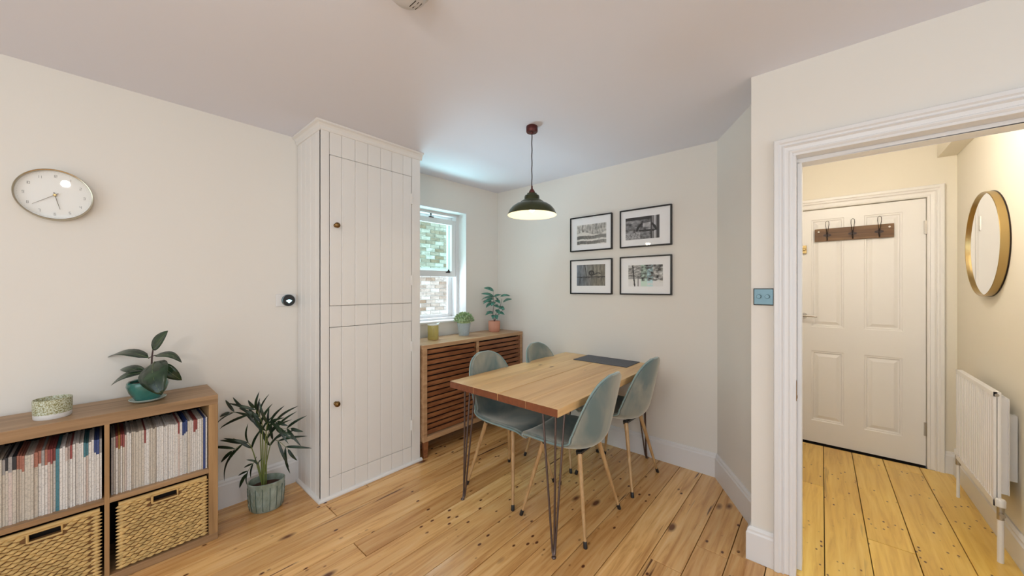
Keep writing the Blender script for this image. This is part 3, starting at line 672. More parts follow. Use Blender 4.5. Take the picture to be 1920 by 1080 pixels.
# leaves
def leaf(m, base, tip, nrm, width, droop=0.0, fold=0.15, n=9, pw=0.5, mi=0):
    base, tip, nrm = Vector(base), Vector(tip), Vector(nrm)
    ax = tip - base; ln = ax.length; ax.normalize(); nrm = (nrm - ax * nrm.dot(ax)).normalized(); sd = ax.cross(nrm)
    def fn(i, j):
        t, s_ = i, (j - 0.5) * 2
        w_ = width / 2 * (math.sin(PI * t ** (0.5 + pw * 0.6)) ** 0.75 if 0 < t < 1 else 0.0)
        p = base + ax * (ln * t) + nrm * (droop * ln * math.sin(PI * t)) + sd * (w_ * s_) + nrm * (fold * w_ * abs(s_))
        return p
    m.grid(fn, n, 4, mi); return m
def leafobj(parent, base, tip, nrm, width, mat, droop=0.1, fold=0.15, pw=0.5, name='leaf', vein=True, **k):
    m = leaf(MB(), base, tip, nrm, width, droop, fold, pw=pw)
    o = m.build(name, mat, parent, **k)
    s = o.modifiers.new('thick', 'SOLIDIFY'); s.thickness = 0.0012; s.offset = 0
    if vein:
        base, tip, nrm = Vector(base), Vector(tip), Vector(nrm); ax = (tip - base); ln = ax.length; ax.normalize(); nn = (nrm - ax * nrm.dot(ax)).normalized()
        MB().tube([base + ax * ln * t + nn * (droop * ln * math.sin(PI * t) + 0.0006) for t in (0, .2, .4, .6, .8, .95)], [0.0016, .0014, .0012, .001, .0007, .0004], 5).build('midrib', 'vein', o)
    return o

# rubber plant
c = Vector((0.155, 2.62, 0.783)); dep = c.x * FX + c.y * FY
rp = thing('rubber_plant', 'dark-leaved rubber plant in a glossy teal pot and saucer on the bookcase', 'plant', c)
MB().lathe([(0, 0.003), (0.058, 0.003), (0.064, 0.006), (0.070, 0.013), (0.067, 0.014), (0.056, 0.009), (0, 0.009)], c, 40).build('saucer', 'saucer', rp)
MB().lathe([(0, 0.010), (0.047, 0.010), (0.055, 0.022), (0.070, 0.050), (0.079, 0.080), (0.077, 0.098), (0.072, 0.103), (0.066, 0.100), (0.068, 0.085), (0, 0.085)], c, 40).build('pot', 'tealglaze', rp)
MB().lathe([(0, 0.092), (0.05, 0.091), (0.069, 0.088)], c, 24).build('soil', 'soil', rp)
def q(px, py, dd=0.0): return at_d(px, py, dep + dd)
st = [q(283, 712), q(284, 690), q(285, 668), q(287, 655)]
MB().tube([c + Vector((0, 0, 0.088))] + st, [0.005, .0048, .004, .0035, .003], 8).tube([st[2], q(278, 672)], 0.002, 6).tube([st[2], q(291, 666)], 0.002, 6).build('stem', 'stem', rp)
camN = Vector((-FX, -FY, 0.25))
for a in ((q(286, 656), q(315, 620, -0.02), camN, 0.062, 0.02, 0.2, 0.5), (q(279, 671), q(201, 671, 0.03), Vector((0, 0, 1)) + camN * 0.38, 0.064, 0.13, 0.1, 0.4), (q(290, 667), q(341, 680, 0.05), Vector((0, 0, 1)) + camN * 0.35, 0.062, 0.22, 0.1, 0.3),
          (q(290, 678, -0.02), q(303, 741, -0.12), camN + Vector((0, 0, 0.6)), 0.125, 0.16, -0.1, 0.35), (q(272, 700), q(226, 692, 0.06), Vector((0, 0, 1)) + camN * 0.7, 0.055, 0.08, 0.1, 0.4), (q(272, 698, -0.02), q(208, 723, -0.07), Vector((0, 0, 1)) + camN * 0.55, 0.062, 0.14, 0.1, 0.5),
          (q(300, 682, 0.03), q(341, 713, 0.08), camN + Vector((0, 0, 0.5)), 0.060, 0.16, 0.1, 0.4)):
    leafobj(rp, a[0], a[1], a[2], a[3], 'rubber', a[4], a[5], a[6])

# palm on the floor
c = Vector((0.668, 2.598, 0.0)); dep = c.x * FX + c.y * FY
pp = thing('potted_palm', 'small dark green palm in a ribbed grey-green pot on the floor by the cupboard', 'plant', c)
PA, PR = math.radians(41 - 90 + 20), (1.12, 0.88)
MB().lathe([(0, 0.0), (0.070, 0.0), (0.078, 0.010), (0.083, 0.05), (0.086, 0.10), (0.088, 0.160), (0.089, 0.172), (0.084, 0.175), (0.080, 0.170), (0.078, 0.13), (0, 0.13)], c, 48, sx=PR[0], sy=PR[1], ang=PA).build('pot', 'palmpot', pp)
m = MB()
for k in range(16):
    a = 2 * PI * k / 16; pts = []
    for z, r_ in ((0.012, 0.0785), (0.05, 0.0835), (0.10, 0.0865), (0.150, 0.0880)):
        x, y = r_ * math.cos(a) * PR[0], r_ * math.sin(a) * PR[1]; pts.append(c + Vector((x * math.cos(PA) - y * math.sin(PA), x * math.sin(PA) + y * math.cos(PA), z)))
    m.tube(pts, 0.0016, 5)
m.build('rib_lines', 'groove', pp)
m = MB()
for k in range(16):                                   # leaf relief between the ribs
    for j in range(3):
        a0 = 2 * PI * (k + 0.5) / 16
        for sgn in (-1, 1):
            pts = []
            for t in (0, 0.5, 1):
                a = a0 + sgn * 0.16 * (1 - t) ; z = 0.03 + j * 0.042 + (1 - t) * 0.028; r_ = 0.081 + 0.0065 * min(1, z / 0.12)
                x, y = r_ * math.cos(a) * PR[0], r_ * math.sin(a) * PR[1]; pts.append(c + Vector((x * math.cos(PA) - y * math.sin(PA), x * math.sin(PA) + y * math.cos(PA), z)))
            m.tube(pts, 0.0011, 4)
m.build('leaf_relief', 'palmpot', pp)
MB().lathe([(0, 0.142), (0.06, 0.141), (0.0785, 0.136)], c, 24, sx=PR[0], sy=PR[1], ang=PA).build('soil', 'soil', pp)
def q(px, py, dd=0.0): return at_d(px, py, dep + dd)
base = q(493, 922)
fr = [((492, 870), (487, 790), (430, 772), 0.02), ((493, 870), (492, 800), (478, 765), -0.05), ((496, 880), (502, 815), (545, 803), 0.0), ((490, 880), (470, 835), (436, 845), -0.05), ((494, 880), (508, 830), (540, 842), 0.06), ((492, 870), (500, 800), (520, 790), -0.06), ((490, 885), (484, 868), (462, 888), -0.04)]
for k, (p1, p2, p3, dd) in enumerate(fr):
    a, b_, c_ = base + Vector((R.uniform(-.015, .015), R.uniform(-.015, .015), -0.03)), q(*p2, dd * 0.6), q(*p3, dd)
    pth = [a.lerp(b_, t) * (1 - t * 0) if False else (a * (1 - t) ** 2 + q(*p1) * 2 * t * (1 - t) * 0.5 + b_ * 2 * t * (1 - t) * 0.5 + b_ * t * t) for t in (0, .25, .5, .75, 1)]
    bow = [b_ * (1 - t) ** 2 + (b_ + (b_ - q(*p1)).normalized() * 0.05) * 2 * t * (1 - t) + c_ * t * t for t in (0.25, .5, .75, 1)]
    allp = pth + bow
    f = MB().tube(allp, [0.0045, .004, .0036, .003, .0026, .002, .0018, .0014, .001], 6).build('frond', 'palmstem', pp)
    nl = 4 if k != 6 else 4
    for j in range(nl):
        t = 0.45 + 0.5 * j / (nl - 1); idx = t * (len(allp) - 1); i0 = min(int(idx), len(allp) - 2); p = allp[i0].lerp(allp[i0 + 1], idx - i0); d = (allp[i0 + 1] - allp[i0]).normalized()
        for sgn in (-1, 1):
            sd = d.cross(camN).normalized() * sgn
            dirn = (d * 1.0 + sd * 0.75 + Vector((0, 0, 0.10)) + Vector((R.uniform(-.15, .15), R.uniform(-.15, .15), R.uniform(-.1, .1)))).normalized()
            ln = (0.165 if k != 6 else 0.07) * R.uniform(0.8, 1.1)
            leafobj(f, p, p + dirn * ln - Vector((0, 0, 0.018)), camN + Vector((R.uniform(-.4, .4), R.uniform(-.4, .4), 0.5)), 0.0165 if k != 6 else 0.011, 'palm', 0.10, 0.25, 0.3, name='leaflet', vein=False)
    leafobj(f, allp[-1], allp[-1] + (allp[-1] - allp[-2]).normalized() * 0.08 - Vector((0, 0, 0.02)), camN, 0.02, 'palm', 0.08, 0.2, 0.3, name='leaflet', vein=False)

def desc(o):
    for k in kids(o):
        yield k
        yield from desc(k)
for o_ in desc(pp):                                   # foliage stops short of wall, cupboard and bookcase
    if o_.type == 'MESH' and o_.name.split('.')[0] in ('frond', 'leaflet', 'midrib'):
        of = OFF[o_.name]
        for vv in o_.data.vertices:
            vv.co.y = min(vv.co.y, WB - 0.026 - of.y); vv.co.x = max(min(vv.co.x, CX0 - 0.006 - of.x), BX1 + 0.006 - of.x)
# ------------------------------------------------------------------ SIDEBOARD under the window
SX0, SX1, SF, SBk = 1.664, 2.897, 2.372, 2.733
sb = thing('slatted_sideboard', 'wooden sideboard with horizontal slatted doors under the window', 'sideboard', (2.28, 2.58, 0))
MB().box(SX0 - 0.008, SX1, SF - 0.002, SBk, 0.873, 0.905).build('top_panel', 'sbtop', sb, bevel=0.002)
MB().box(SX0, SX0 + 0.036, SF, SBk, 0.135, 0.873).build('side_panel', 'sbtop', sb, bevel=0.0015)
MB().box(SX1 - 0.034, SX1 - 0.002, SF, SBk, 0.135, 0.873).build('side_panel', 'sbtop', sb, bevel=0.0015)
MB().box(SX0 + 0.036, SX1 - 0.034, SF, SBk, 0.135, 0.172).build('bottom_panel', 'sbtop', sb, bevel=0.0015)
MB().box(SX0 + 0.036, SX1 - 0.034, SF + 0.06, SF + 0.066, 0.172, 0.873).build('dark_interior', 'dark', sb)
for x in (SX0 + 0.035, SX1 - 0.05):
    for y in (SF + 0.03, SBk - 0.05):
        m = MB(); w0, w1 = 0.020, 0.015
        vs = [(x - w1, y - w1, 0), (x + w1, y - w1, 0), (x + w1, y + w1, 0), (x - w1, y + w1, 0), (x - w0, y - w0, 0.135), (x + w0, y - w0, 0.135), (x + w0, y + w0, 0.135), (x - w0, y + w0, 0.135)]
        m.add(vs, [(3, 2, 1, 0), (4, 5, 6, 7), (0, 1, 5, 4), (1, 2, 6, 5), (2, 3, 7, 6), (3, 0, 4, 7)]).build('leg', 'slat', sb, bevel=0.002)
for a, b_, yo, st in ((SX0 + 0.037, 2.262, 0.022, 0.0), (2.245, SX1 - 0.035, 0.004, 0.026)):
    d = MB().box(a, a + 0.014, SF + yo + 0.012, SF + yo + 0.022, 0.176, 0.870).box(b_ - 0.014, b_, SF + yo + 0.012, SF + yo + 0.022, 0.176, 0.870)
    if st: d.box(a, a + st, SF + yo, SF + yo + 0.02, 0.176, 0.870)
    d = d.build('door', 'sbtop', sb)
    n = 16; pz = (0.868 - 0.178) / n
    for k in range(n):
        z = 0.178 + k * pz
        MB().box(a + st + 0.001, b_ - 0.001, SF + yo, SF + yo + 0.012, z + 0.0015, z + pz - 0.0095).build('slat', 'slat', d, bevel=0.001, segs=1)

# jug, herb pot, leafy plant on it
c = Vector((1.925, 2.60, 0.905))
jg = thing('enamel_jug', 'small mustard yellow jug with pale rim at left end of sideboard', 'jug', c)
MB().lathe([(0, 0), (0.045, 0), (0.048, 0.004), (0.048, 0.124), (0.046, 0.128)], c, 32).build('jug_body', 'mustard', jg)
MB().lathe([(0.0475, 0.126), (0.049, 0.130), (0.047, 0.134), (0.044, 0.130), (0.043, 0.01), (0, 0.008)], c, 32).add([c + Vector(p) for p in ((0.040, -0.022, 0.131), (0.040, 0.022, 0.131), (0.078, 0.0, 0.148), (0.046, 0, 0.108), )], [(0, 2, 3), (1, 3, 2), (0, 1, 2)], 0).build('rim', 'white', jg, label='off-white rim, and spout with a reflection painted white')  # spout's white is a reflection put into its colour
hp = [c + Vector((-0.030, -0.036, 0.105)), c + Vector((-0.048, -0.058, 0.102)), c + Vector((-0.052, -0.062, 0.065)), c + Vector((-0.046, -0.056, 0.032)), c + Vector((-0.030, -0.036, 0.028))]
MB().tube(hp, 0.005, 8).build('handle', 'mustard', jg)
c = Vector((2.285, 2.60, 0.905))
hb = thing('potted_herb', 'bushy pale green herb in a blue-grey patterned pot on the sideboard', 'plant', c)
m = MB(); m.lathe([(0, 0), (0.046, 0), (0.048, 0.003), (0.064, 0.112), (0.066, 0.118), (0.062, 0.119), (0.060, 0.112), (0.055, 0.09), (0, 0.09)], c, 36); o = m.build('pot', 'bluepot', hb)
uvl = o.data.uv_layers.new(name='uv')
for lp in o.data.loops:
    v = o.data.vertices[lp.vertex_index].co; uvl.data[lp.index].uv = ((math.atan2(v.y, v.x) / (2 * PI)) % 1.0, v.z / 0.12)
MB().lathe([(0, 0.105), (0.058, 0.102)], c, 20).build('soil', 'soil', hb)
m = MB()
for k in range(1000):
    a = R.uniform(0, 2 * PI); e = R.uniform(0.05, 1.0); rr = R.uniform(0.75, 1.0) * 0.094
    d = Vector((math.cos(a) * math.cos(e * 1.4), math.sin(a) * math.cos(e * 1.4), math.sin(e * 1.4) * 0.95)); p = c + Vector((0, 0, 0.125)) + d * rr
    tp = p + (d + Vector((R.uniform(-.6, .6), R.uniform(-.6, .6), R.uniform(-.3, .6)))).normalized() * R.uniform(0.014, 0.024)
    leaf(m, p, tp, Vector((R.uniform(-1, 1), R.uniform(-1, 1), 1)), 0.009, 0.05, 0.2, n=2)
m.lathe([(0, 0.185), (0.045, 0.172), (0.068, 0.14), (0.06, 0.105)], c, 14)
m.build('foliage', 'herb', hb, kind='stuff')

c = Vector((2.690, 2.585, 0.905)); dep = c.x * FX + c.y * FY
tp = thing('leafy_houseplant', 'upright blue-green leafy plant in terracotta pot at right end of sideboard', 'plant', c)
MB().lathe([(0, 0), (0.050, 0), (0.056, 0.006), (0.061, 0.04), (0.062, 0.108), (0.060, 0.112), (0.056, 0.108), (0.055, 0.09), (0, 0.09)], c, 36).build('pot', 'terracotta', tp)
MB().lathe([(0, 0.099), (0.0555, 0.096)], c, 20).build('soil', 'soil', tp)
def q(px, py, dd=0.0): return at_d(px, py, dep + dd)
base = c + Vector((0, 0, 0.098))
for path in (((924, 590), (926, 570), (925, 545)), ((929, 590), (938, 575), (941, 560)), ((932, 592), (940, 585), (943, 580))):
    MB().tube([base] + [q(*p) for p in path], [0.0035, .003, .0022, .0015], 6).build('stem', 'stem', tp)
up = Vector((0, 0, 1))
LV = [((926, 546), (907, 540), -.02), ((927, 557), (902, 551), -.03), ((925, 558), (903, 562), .03), ((926, 560), (906, 570), -.05), ((922, 566), (905, 566), .05), ((926, 557), (941, 553), .04), ((938, 556), (957, 555), 0), ((943, 567), (960, 561), -.02), ((928, 563), (938, 569), -.06),
      ((924, 568), (911, 577), -.04), ((925, 585), (910, 591), -.03), ((924, 588), (912, 585), .03), ((930, 590), (932, 599), -.06), ((926, 590), (924, 598), -.05), ((934, 586), (946, 590), -.03), ((936, 576), (946, 581), -.04), ((932, 574), (944, 583), .04), ((930, 580), (937, 590), -.05), ((926, 572), (934, 577), -.05), ((928, 566), (921, 574), -.06), ((932, 562), (926, 556), -.06)]
for (a, b_, dd) in LV:
    leafobj(tp, q(*a), q(*b_, dd), up * 0.8 + camN * R.uniform(0.4, 0.9), R.uniform(0.040, 0.052), 'tealleaf', 0.12, 0.15, 0.45, vein=False)

# ------------------------------------------------------------------ DINING TABLE
TX0, TX1, TV, TT = 1.497, 2.898, [0.998, 1.205, 1.4125, 1.618, 1.842], 0.750
tb = thing('dining_table', 'pine plank dining table on dark hairpin legs, set against the wall', 'table', (2.2, 1.42, 0))
for a, b_ in zip(TV[:-1], TV[1:]):
    g = 0.0022 if abs(a - 1.4125) < 1e-6 else 0.0004; g2 = 0.0022 if abs(b_ - 1.4125) < 1e-6 else 0.0004
    MB().box(TX0, TX1, a + g, b_ - g2, TT - 0.042, TT, mids=[0, 0, 0, 0, 1, 1]).build('plank', ['table', 'tableend'], tb, bevel=0.0022)
MB().box(TX0 + 0.02, TX1 - 0.02, TV[0] + 0.02, TV[-1] - 0.02, TT - 0.0425, TT - 0.041).build('underside', 'dark', tb)
def hairpin(foot, tops):
    f = Vector((*foot, 0.006)); z1 = TT - 0.046; l = []
    m = MB()
    c_ = sum((Vector((*t, 0)) for t in tops), Vector()) / 3
    m.lathe([(0, 0), (0.011, 0), (0.012, 0.004), (0.009, 0.010), (0, 0.010)], (foot[0], foot[1], 0.0), 14)
    for t in tops:
        tpv = Vector((*t, z1)); h = Vector((t[0] - foot[0], t[1] - foot[1], 0)); h.normalize()
        m.tube([tpv, tpv.lerp(f + h * 0.019 + Vector((0, 0, 0.045)), 0.5), f + h * 0.018 + Vector((0, 0, 0.045)), f + h * 0.014 + Vector((0, 0, 0.018)), f + h * 0.006 + Vector((0, 0, 0.004)), f + Vector((0, 0, 0.001))], 0.0056, 8)
    xs = [t[0] for t in tops]; ys_ = [t[1] for t in tops]
    m.box(min(xs) - 0.015, max(xs) + 0.015, min(ys_) - 0.015, max(ys_) + 0.015, z1 - 0.001, z1 + 0.004)
    m.build('hairpin_leg', 'rod', tb)
hairpin((1.492, 1.018), ((1.545, 1.125), (1.548, 1.045), (1.620, 1.035)))
hairpin((1.520, 1.742), ((1.552, 1.755), (1.640, 1.800), (1.590, 1.700)))
hairpin((2.860, 1.055), ((2.84, 1.16), (2.83, 1.06), (2.76, 1.05)))
hairpin((2.855, 1.800), ((2.84, 1.69), (2.83, 1.79), (2.76, 1.795)))
MB().box(2.632, 2.893, 1.126, 1.596, TT, TT + 0.005).build('placemat', 'slate', None, bevel=0.001, origin=Vector((2.76, 1.36, TT)), label='rectangular dark grey slate placemat lying at wall end of the dining table', category='placemat')

# ------------------------------------------------------------------ CHAIRS
PROF = [(0.236, 0.432), (0.231, 0.455), (0.205, 0.468), (0.12, 0.464), (0.0, 0.455), (-0.10, 0.452), (-0.165, 0.470), (-0.205, 0.520), (-0.226, 0.60), (-0.243, 0.69), (-0.259, 0.78), (-0.272, 0.845), (-0.280, 0.882)]
WID = [0.135, 0.170, 0.198, 0.222, 0.230, 0.228, 0.222, 0.216, 0.212, 0.204, 0.178, 0.128, 0.048]
CUP = [0.00, 0.006, 0.014, 0.030, 0.042, 0.056, 0.075, 0.085, 0.075, 0.056, 0.036, 0.018, 0.004]
def shell_pt(i, s_):
    n = len(PROF) - 1; k = min(int(i), n - 1); t = i - k
    def cr(L_, k, t):
        a = L_[max(k - 1, 0)]; b = L_[k]; c = L_[k + 1]; d = L_[min(k + 2, n)]
        return 0.5 * (2 * b + (c - a) * t + (2 * a - 5 * b + 4 * c - d) * t * t + (3 * b - a - 3 * c + d) * t ** 3)
    Y = [p[0] for p in PROF]; Z_ = [p[1] for p in PROF]
    y, z = cr(Y, k, t), cr(Z_, k, t); e = 0.02
    i2 = min(i + e, n - 1e-6); k2 = min(int(i2), n - 1); i1 = max(i - e, 0); k1 = min(int(i1), n - 1)
    ty, tz = cr(Y, k2, i2 - k2) - cr(Y, k1, i1 - k1), cr(Z_, k2, i2 - k2) - cr(Z_, k1, i1 - k1); l = math.hypot(ty, tz) or 1
    ny, nz = tz / l, -ty / l           # towards the sitter (up / forward)
    w_ = max(cr(WID, k, t), 0.01); cu = max(cr(CUP, k, t), 0)
    return Vector((s_ * w_ * (1 - 0.04 * s_ * s_), y + ny * cu * s_ * s_, z + nz * cu * s_ * s_))
def make_chair():
    ch = thing('dining_chair', '', 'chair', (0, 0, 0), 'velvet dining chairs around the table')
    m = MB(); nu, nv = 30, 12; n = len(PROF) - 1
    m.grid(lambda a, b: shell_pt(a * n, (b - 0.5) * 2), nu, nv)
    o = m.build('shell', 'velvet', ch)
    s = o.modifiers.new('pad', 'SOLIDIFY'); s.thickness = 0.026; s.offset = 0
    b = o.modifiers.new('bev', 'BEVEL'); b.width = 0.011; b.segments = 3; b.limit_method = 'ANGLE'; b.angle_limit = 0.9
    pts = [shell_pt(n * k / 40, 1.0) for k in range(41)] + [shell_pt(n, 1 - 2 * k / 6) for k in range(1, 6)] + [shell_pt(n * (1 - k / 40), -1.0) for k in range(41)] + [shell_pt(0, -1 + 2 * k / 8) for k in range(1, 8)]
    pts = [p * 1.0 for p in pts]
    cen = Vector((0, -0.02, 0.55)); 
    pts = [p + Vector((math.copysign(0.011, p.x) if abs(p.x) > 0.05 else 0, 0, 0)) for p in pts]
    MB().tube(pts, 0.0045, 6, closed=True).build('piping', 'piping', ch)
    m = MB()
    m.box(-0.10, 0.10, 0.110, 0.130, 0.425, 0.440); m.box(-0.10, 0.10, -0.130, -0.110, 0.425, 0.440); m.box(-0.02, 0.02, -0.12, 0.12, 0.417, 0.430)
    for sx in (-1, 1):
        for sy in (-1, 1): m.lathe([(0, 0.422), (0.017, 0.422), (0.020, 0.446), (0, 0.446)], (sx * 0.112, sy * 0.120, 0), 12)
    m.build('leg_bracket', 'black', ch, bevel=0.003)
    for sx in (-1, 1):
        for sy in (-1, 1):
            t_, f_ = Vector((sx * 0.114, sy * 0.122, 0.440)), Vector((sx * 0.216, sy * 0.214, 0.0)); k = f_.lerp(t_, 0.065)
            l = MB().tube([k, t_], [0.0085, 0.0145], 12).build('leg', 'legwood', ch)
            MB().tube([f_, f_ + Vector((0, 0, 0.003)), k, f_.lerp(t_, 0.068)], [0.010, 0.0112, 0.0105, 0.006], 12).build('foot_cap', 'black', l)
    return ch
c0 = make_chair()
spots = [(1.868, 1.150, 0.02, 'grey-teal velvet dining chair nearest the camera, just right of the front hairpin leg'),
         (2.482, 1.135, -0.03, 'grey-teal velvet dining chair near the picture wall, on the near side of the table'),
         (1.868, 1.635, PI - 0.02, 'grey-teal velvet dining chair on far side of table, before the sideboard\'s slatted left door'),
         (2.472, 1.610, PI + 0.02, 'grey-teal velvet dining chair mostly hidden beyond the table, nearest the far corner')]
chairs = [c0] + [copy_tree(c0) for _ in range(3)]
for o, (x, y, rz, lab) in zip(chairs, spots): o.location = (x, y, 0); o.rotation_euler = (0, 0, rz); o['label'] = lab

# ------------------------------------------------------------------ PENDANT
PX, PY = 1.850, 1.435
pl = thing('pendant_lamp', 'dark green dome pendant lamp with lit bulb hanging over the dining table', 'lamp', (PX, PY, CZ))
MB().lathe([(0, CZ), (0.036, CZ), (0.038, CZ - 0.004), (0.038, CZ - 0.034), (0.034, CZ - 0.040), (0.010, CZ - 0.042), (0.008, CZ - 0.050), (0, CZ - 0.050)], (PX, PY, 0), 32).build('ceiling_rose', 'copper', pl)
m = MB(); m.tube([(PX + 0.0015 * math.sin(k * 0.9), PY, CZ - 0.045 - k * 0.0125) for k in range(31)], 0.0032, 8); m.build('cord', 'cord', pl)
MB().lathe([(0, 2.030), (0.005, 2.030), (0.006, 2.012), (0.012, 2.004), (0.019, 1.994), (0.020, 1.984), (0.017, 1.979), (0, 1.979)], (PX, PY, 0), 24).build('lamp_cap', 'copper', pl)
so = [(0.016, 1.982), (0.032, 1.980), (0.034, 1.972), (0.046, 1.966), (0.049, 1.960), (0.050, 1.936), (0.066, 1.932), (0.074, 1.926), (0.078, 1.919), (0.104, 1.909), (0.128, 1.893), (0.146, 1.872), (0.156, 1.851), (0.160, 1.838)]
MB().lathe(so, (PX, PY, 0), 56).build('shade', 'shade', pl)
MB().lathe([(max(r_ - 0.0022, 0.01), z - 0.0022) for r_, z in so[:-1]] + [(0.160, 1.8375)], (PX, PY, 0), 56).build('shade_lining', 'shade_in', pl, label='cream enamel inside of the shade')
MB().lathe([(0, 1.925), (0.013, 1.925), (0.014, 1.90), (0, 1.90)], (PX, PY, 0), 16).build('bulb_holder', 'black', pl)
MB().lathe([(0, 1.858), (0.010, 1.860), (0.019, 1.870), (0.020, 1.882), (0.013, 1.897), (0.010, 1.905), (0, 1.905)], (PX, PY, 0), 20).build('bulb', 'bulb', pl)

# ------------------------------------------------------------------ FRAMED PHOTOGRAPHS
def fb(x, y, s, o=3): return noise.fractal(Vector((x * s, y * s, 3.3)), 1.0, 2.0, o)
def art1(u, v):      # snowy banks before a misty stand of trees
    g = 0.55 + 0.18 * fb(u * 4, v * 0.6, 3)
    if v > 0.52: g = 0.58 + 0.14 * math.sin(u * 55 + 2 * fb(u, 0, 6)) * (0.5 + fb(u * 3, v * 0.5, 3)) + 0.30 * fb(u * 2.2, v * 0.7, 9, 4) - 0.1 * (u > 0.55 and v > 0.75)
    e = 0.56 + 0.08 * math.sin(u * 7) + 0.05 * fb(u, 0, 5)
    if v < e: g = 0.80 - 0.35 * max(0, fb(u, v, 7))
    for a, b_ in ((0.44, 0.27), (0.18, 0.02)):
        if b_ < v - 0.02 * math.sin(u * 9) < a: g = 0.16 + 0.25 * abs(fb(u * 6, v, 6)) + 0.15 * u
    return (g, g * 0.98, g * 0.93)
def art2(u, v):      # dark timber yard with a curved bench
    g = 0.28 + 0.28 * fb(u, v, 8, 4)
    if u > 0.78: g = 0.45 + 0.25 * math.sin(u * 60)
    if v > 0.86 and u < 0.78: g = 0.06
    for cx, r0 in ((0.62, 0.30),):
        d = abs(math.hypot((u - cx), (v - 0.35) * 0.75) - r0 * 0.9)
        if d < 0.035 and v > 0.35: g = 0.04
    if abs(v - 0.38 + 0.08 * (u - .5)) < 0.04 and 0.4 < u < 0.85: g = 0.05
    if abs(v - 0.62) < 0.11 and 0.52 < u < 0.78: g = 0.50 + 0.2 * fb(u, v, 9)
    if abs(u - 0.76) < 0.016 or abs(u - 0.95) < 0.03: g = 0.08
    if v < 0.30 and u < 0.45: g = 0.42 + 0.3 * fb(u, v, 25)
    return (g, g, g * 1.03)
def art3(u, v):      # weathered boards with a bent iron latch
    g = 0.33 + 0.035 * math.sin(u * 42) + 0.16 * fb(u * 7, v * 0.8, 4, 4)
    if v < 0.40: g -= 0.05
    if abs(v - 0.42) < 0.015 or (abs(v - 0.40) < 0.04 and fb(u, v, 14) > 0.1): g = 0.07
    d = math.hypot((u - 0.53) * 1.2, v - 0.60)
    if abs(d - 0.09) < 0.035 or d < 0.03: g = 0.07
    if abs(v - 0.50 - 0.10 * math.sin((u - .6) * 10)) < 0.025 and 0.6 < u < 0.85: g = 0.05
    if abs(u - 0.28 - 0.15 * (1 - v)) < 0.012 and v > 0.42: g = 0.09
    t = min(1, u * 1.5); return (g * (0.70 + 0.28 * t), g * (0.82 + 0.10 * t), g * (1.0 - 0.22 * t))
def art4(u, v):      # winter trees by bright water
    g = 0.82; n1 = fb(u, v, 11, 4)
    if u > 0.4 and 0.25 < v: g = 0.42 + 0.6 * n1
    if u < 0.4: g = 0.50 + 0.3 * n1 if v > 0.35 else 0.85
    if v < 0.22 + 0.12 * fb(u, 1, 4): g = 0.90
    for b_ in range(5):
        if abs(v - (0.48 + 0.1 * b_) - 0.05 * math.sin(u * 16 + b_)) < 0.012 and u < 0.42: g = 0.10
    if abs(u - 0.13 - 0.06 * (1 - v)) < 0.02: g = 0.06
    if abs(u - 0.29) < 0.009 and v < 0.5: g = 0.10
    if 0.55 < u < 0.72 and n1 > -0.15: return (g * 0.75, g * 1.0, g * 1.05)
    if 0.38 < u < 0.55: return (g * 0.78, g * 0.95, g * 0.85)
    return (g, g, g * 0.98)
def picture(v0, v1, z0, z1, pv0, pv1, pz0, pz1, fn, label):
    # v0 > v1 : left edge has the larger V
    f = thing('framed_photograph', label, 'picture', (WR, (v0 + v1) / 2, z0), 'four framed photographs on the wall')
    w_ = 0.010; d0, d1 = WR - 0.022, WR
    m = MB(); m.box(d0, d1, v1, v1 + w_, z0, z1); m.box(d0, d1, v0 - w_, v0, z0, z1); m.box(d0, d1, v1 + w_, v0 - w_, z0, z0 + w_); m.box(d0, d1, v1 + w_, v0 - w_, z1 - w_, z1)
    m.build('frame', 'frame', f, bevel=0.001)
    MB().box(WR - 0.012, WR - 0.004, v1 + w_, v0 - w_, z0 + w_, z1 - w_).build('mount', 'matboard', f)
    nu, nv = 84, 56; m = MB(); m.grid(lambda a, b_: Vector((WR - 0.0125, pv0 + (pv1 - pv0) * a, pz0 + (pz1 - pz0) * b_)), nu, nv, smooth=False)
    o = m.build('photograph', 'print', f); ca = o.data.color_attributes.new('ink', 'FLOAT_COLOR', 'POINT'); of = OFF[f.name]
    for i, vv in enumerate(o.data.vertices):
        y, z = vv.co.y + of.y, vv.co.z + of.z; c_ = fn((pv0 - y) / (pv0 - pv1), (z - pz0) / (pz1 - pz0))
        ca.data[i].color = (*[max(0.01, min(0.85, k)) ** 1.3 for k in c_], 1)
    MB().box(WR - 0.018, WR - 0.0165, v1 + w_, v0 - w_, z0 + w_, z1 - w_).build('glazing', 'glass', f)
picture(1.785, 1.366, 1.697, 2.012, 1.714, 1.422, 1.755, 1.936, art1, 'black-framed photograph of pale snowy banks, upper left of the four')
picture(1.296, 0.874, 1.697, 2.012, 1.247, 0.966, 1.760, 1.943, art2, 'black-framed photograph of dark timbers and a curved shape, upper right of the four')
picture(1.785, 1.366, 1.305, 1.619, 1.716, 1.432, 1.380, 1.571, art3, 'black-framed photograph of weathered boards with an iron latch, lower left of the four')
picture(1.296, 0.874, 1.305, 1.621, 1.222, 0.942, 1.373, 1.548, art4, 'black-framed photograph of bare trees by bright water, lower right of the four')

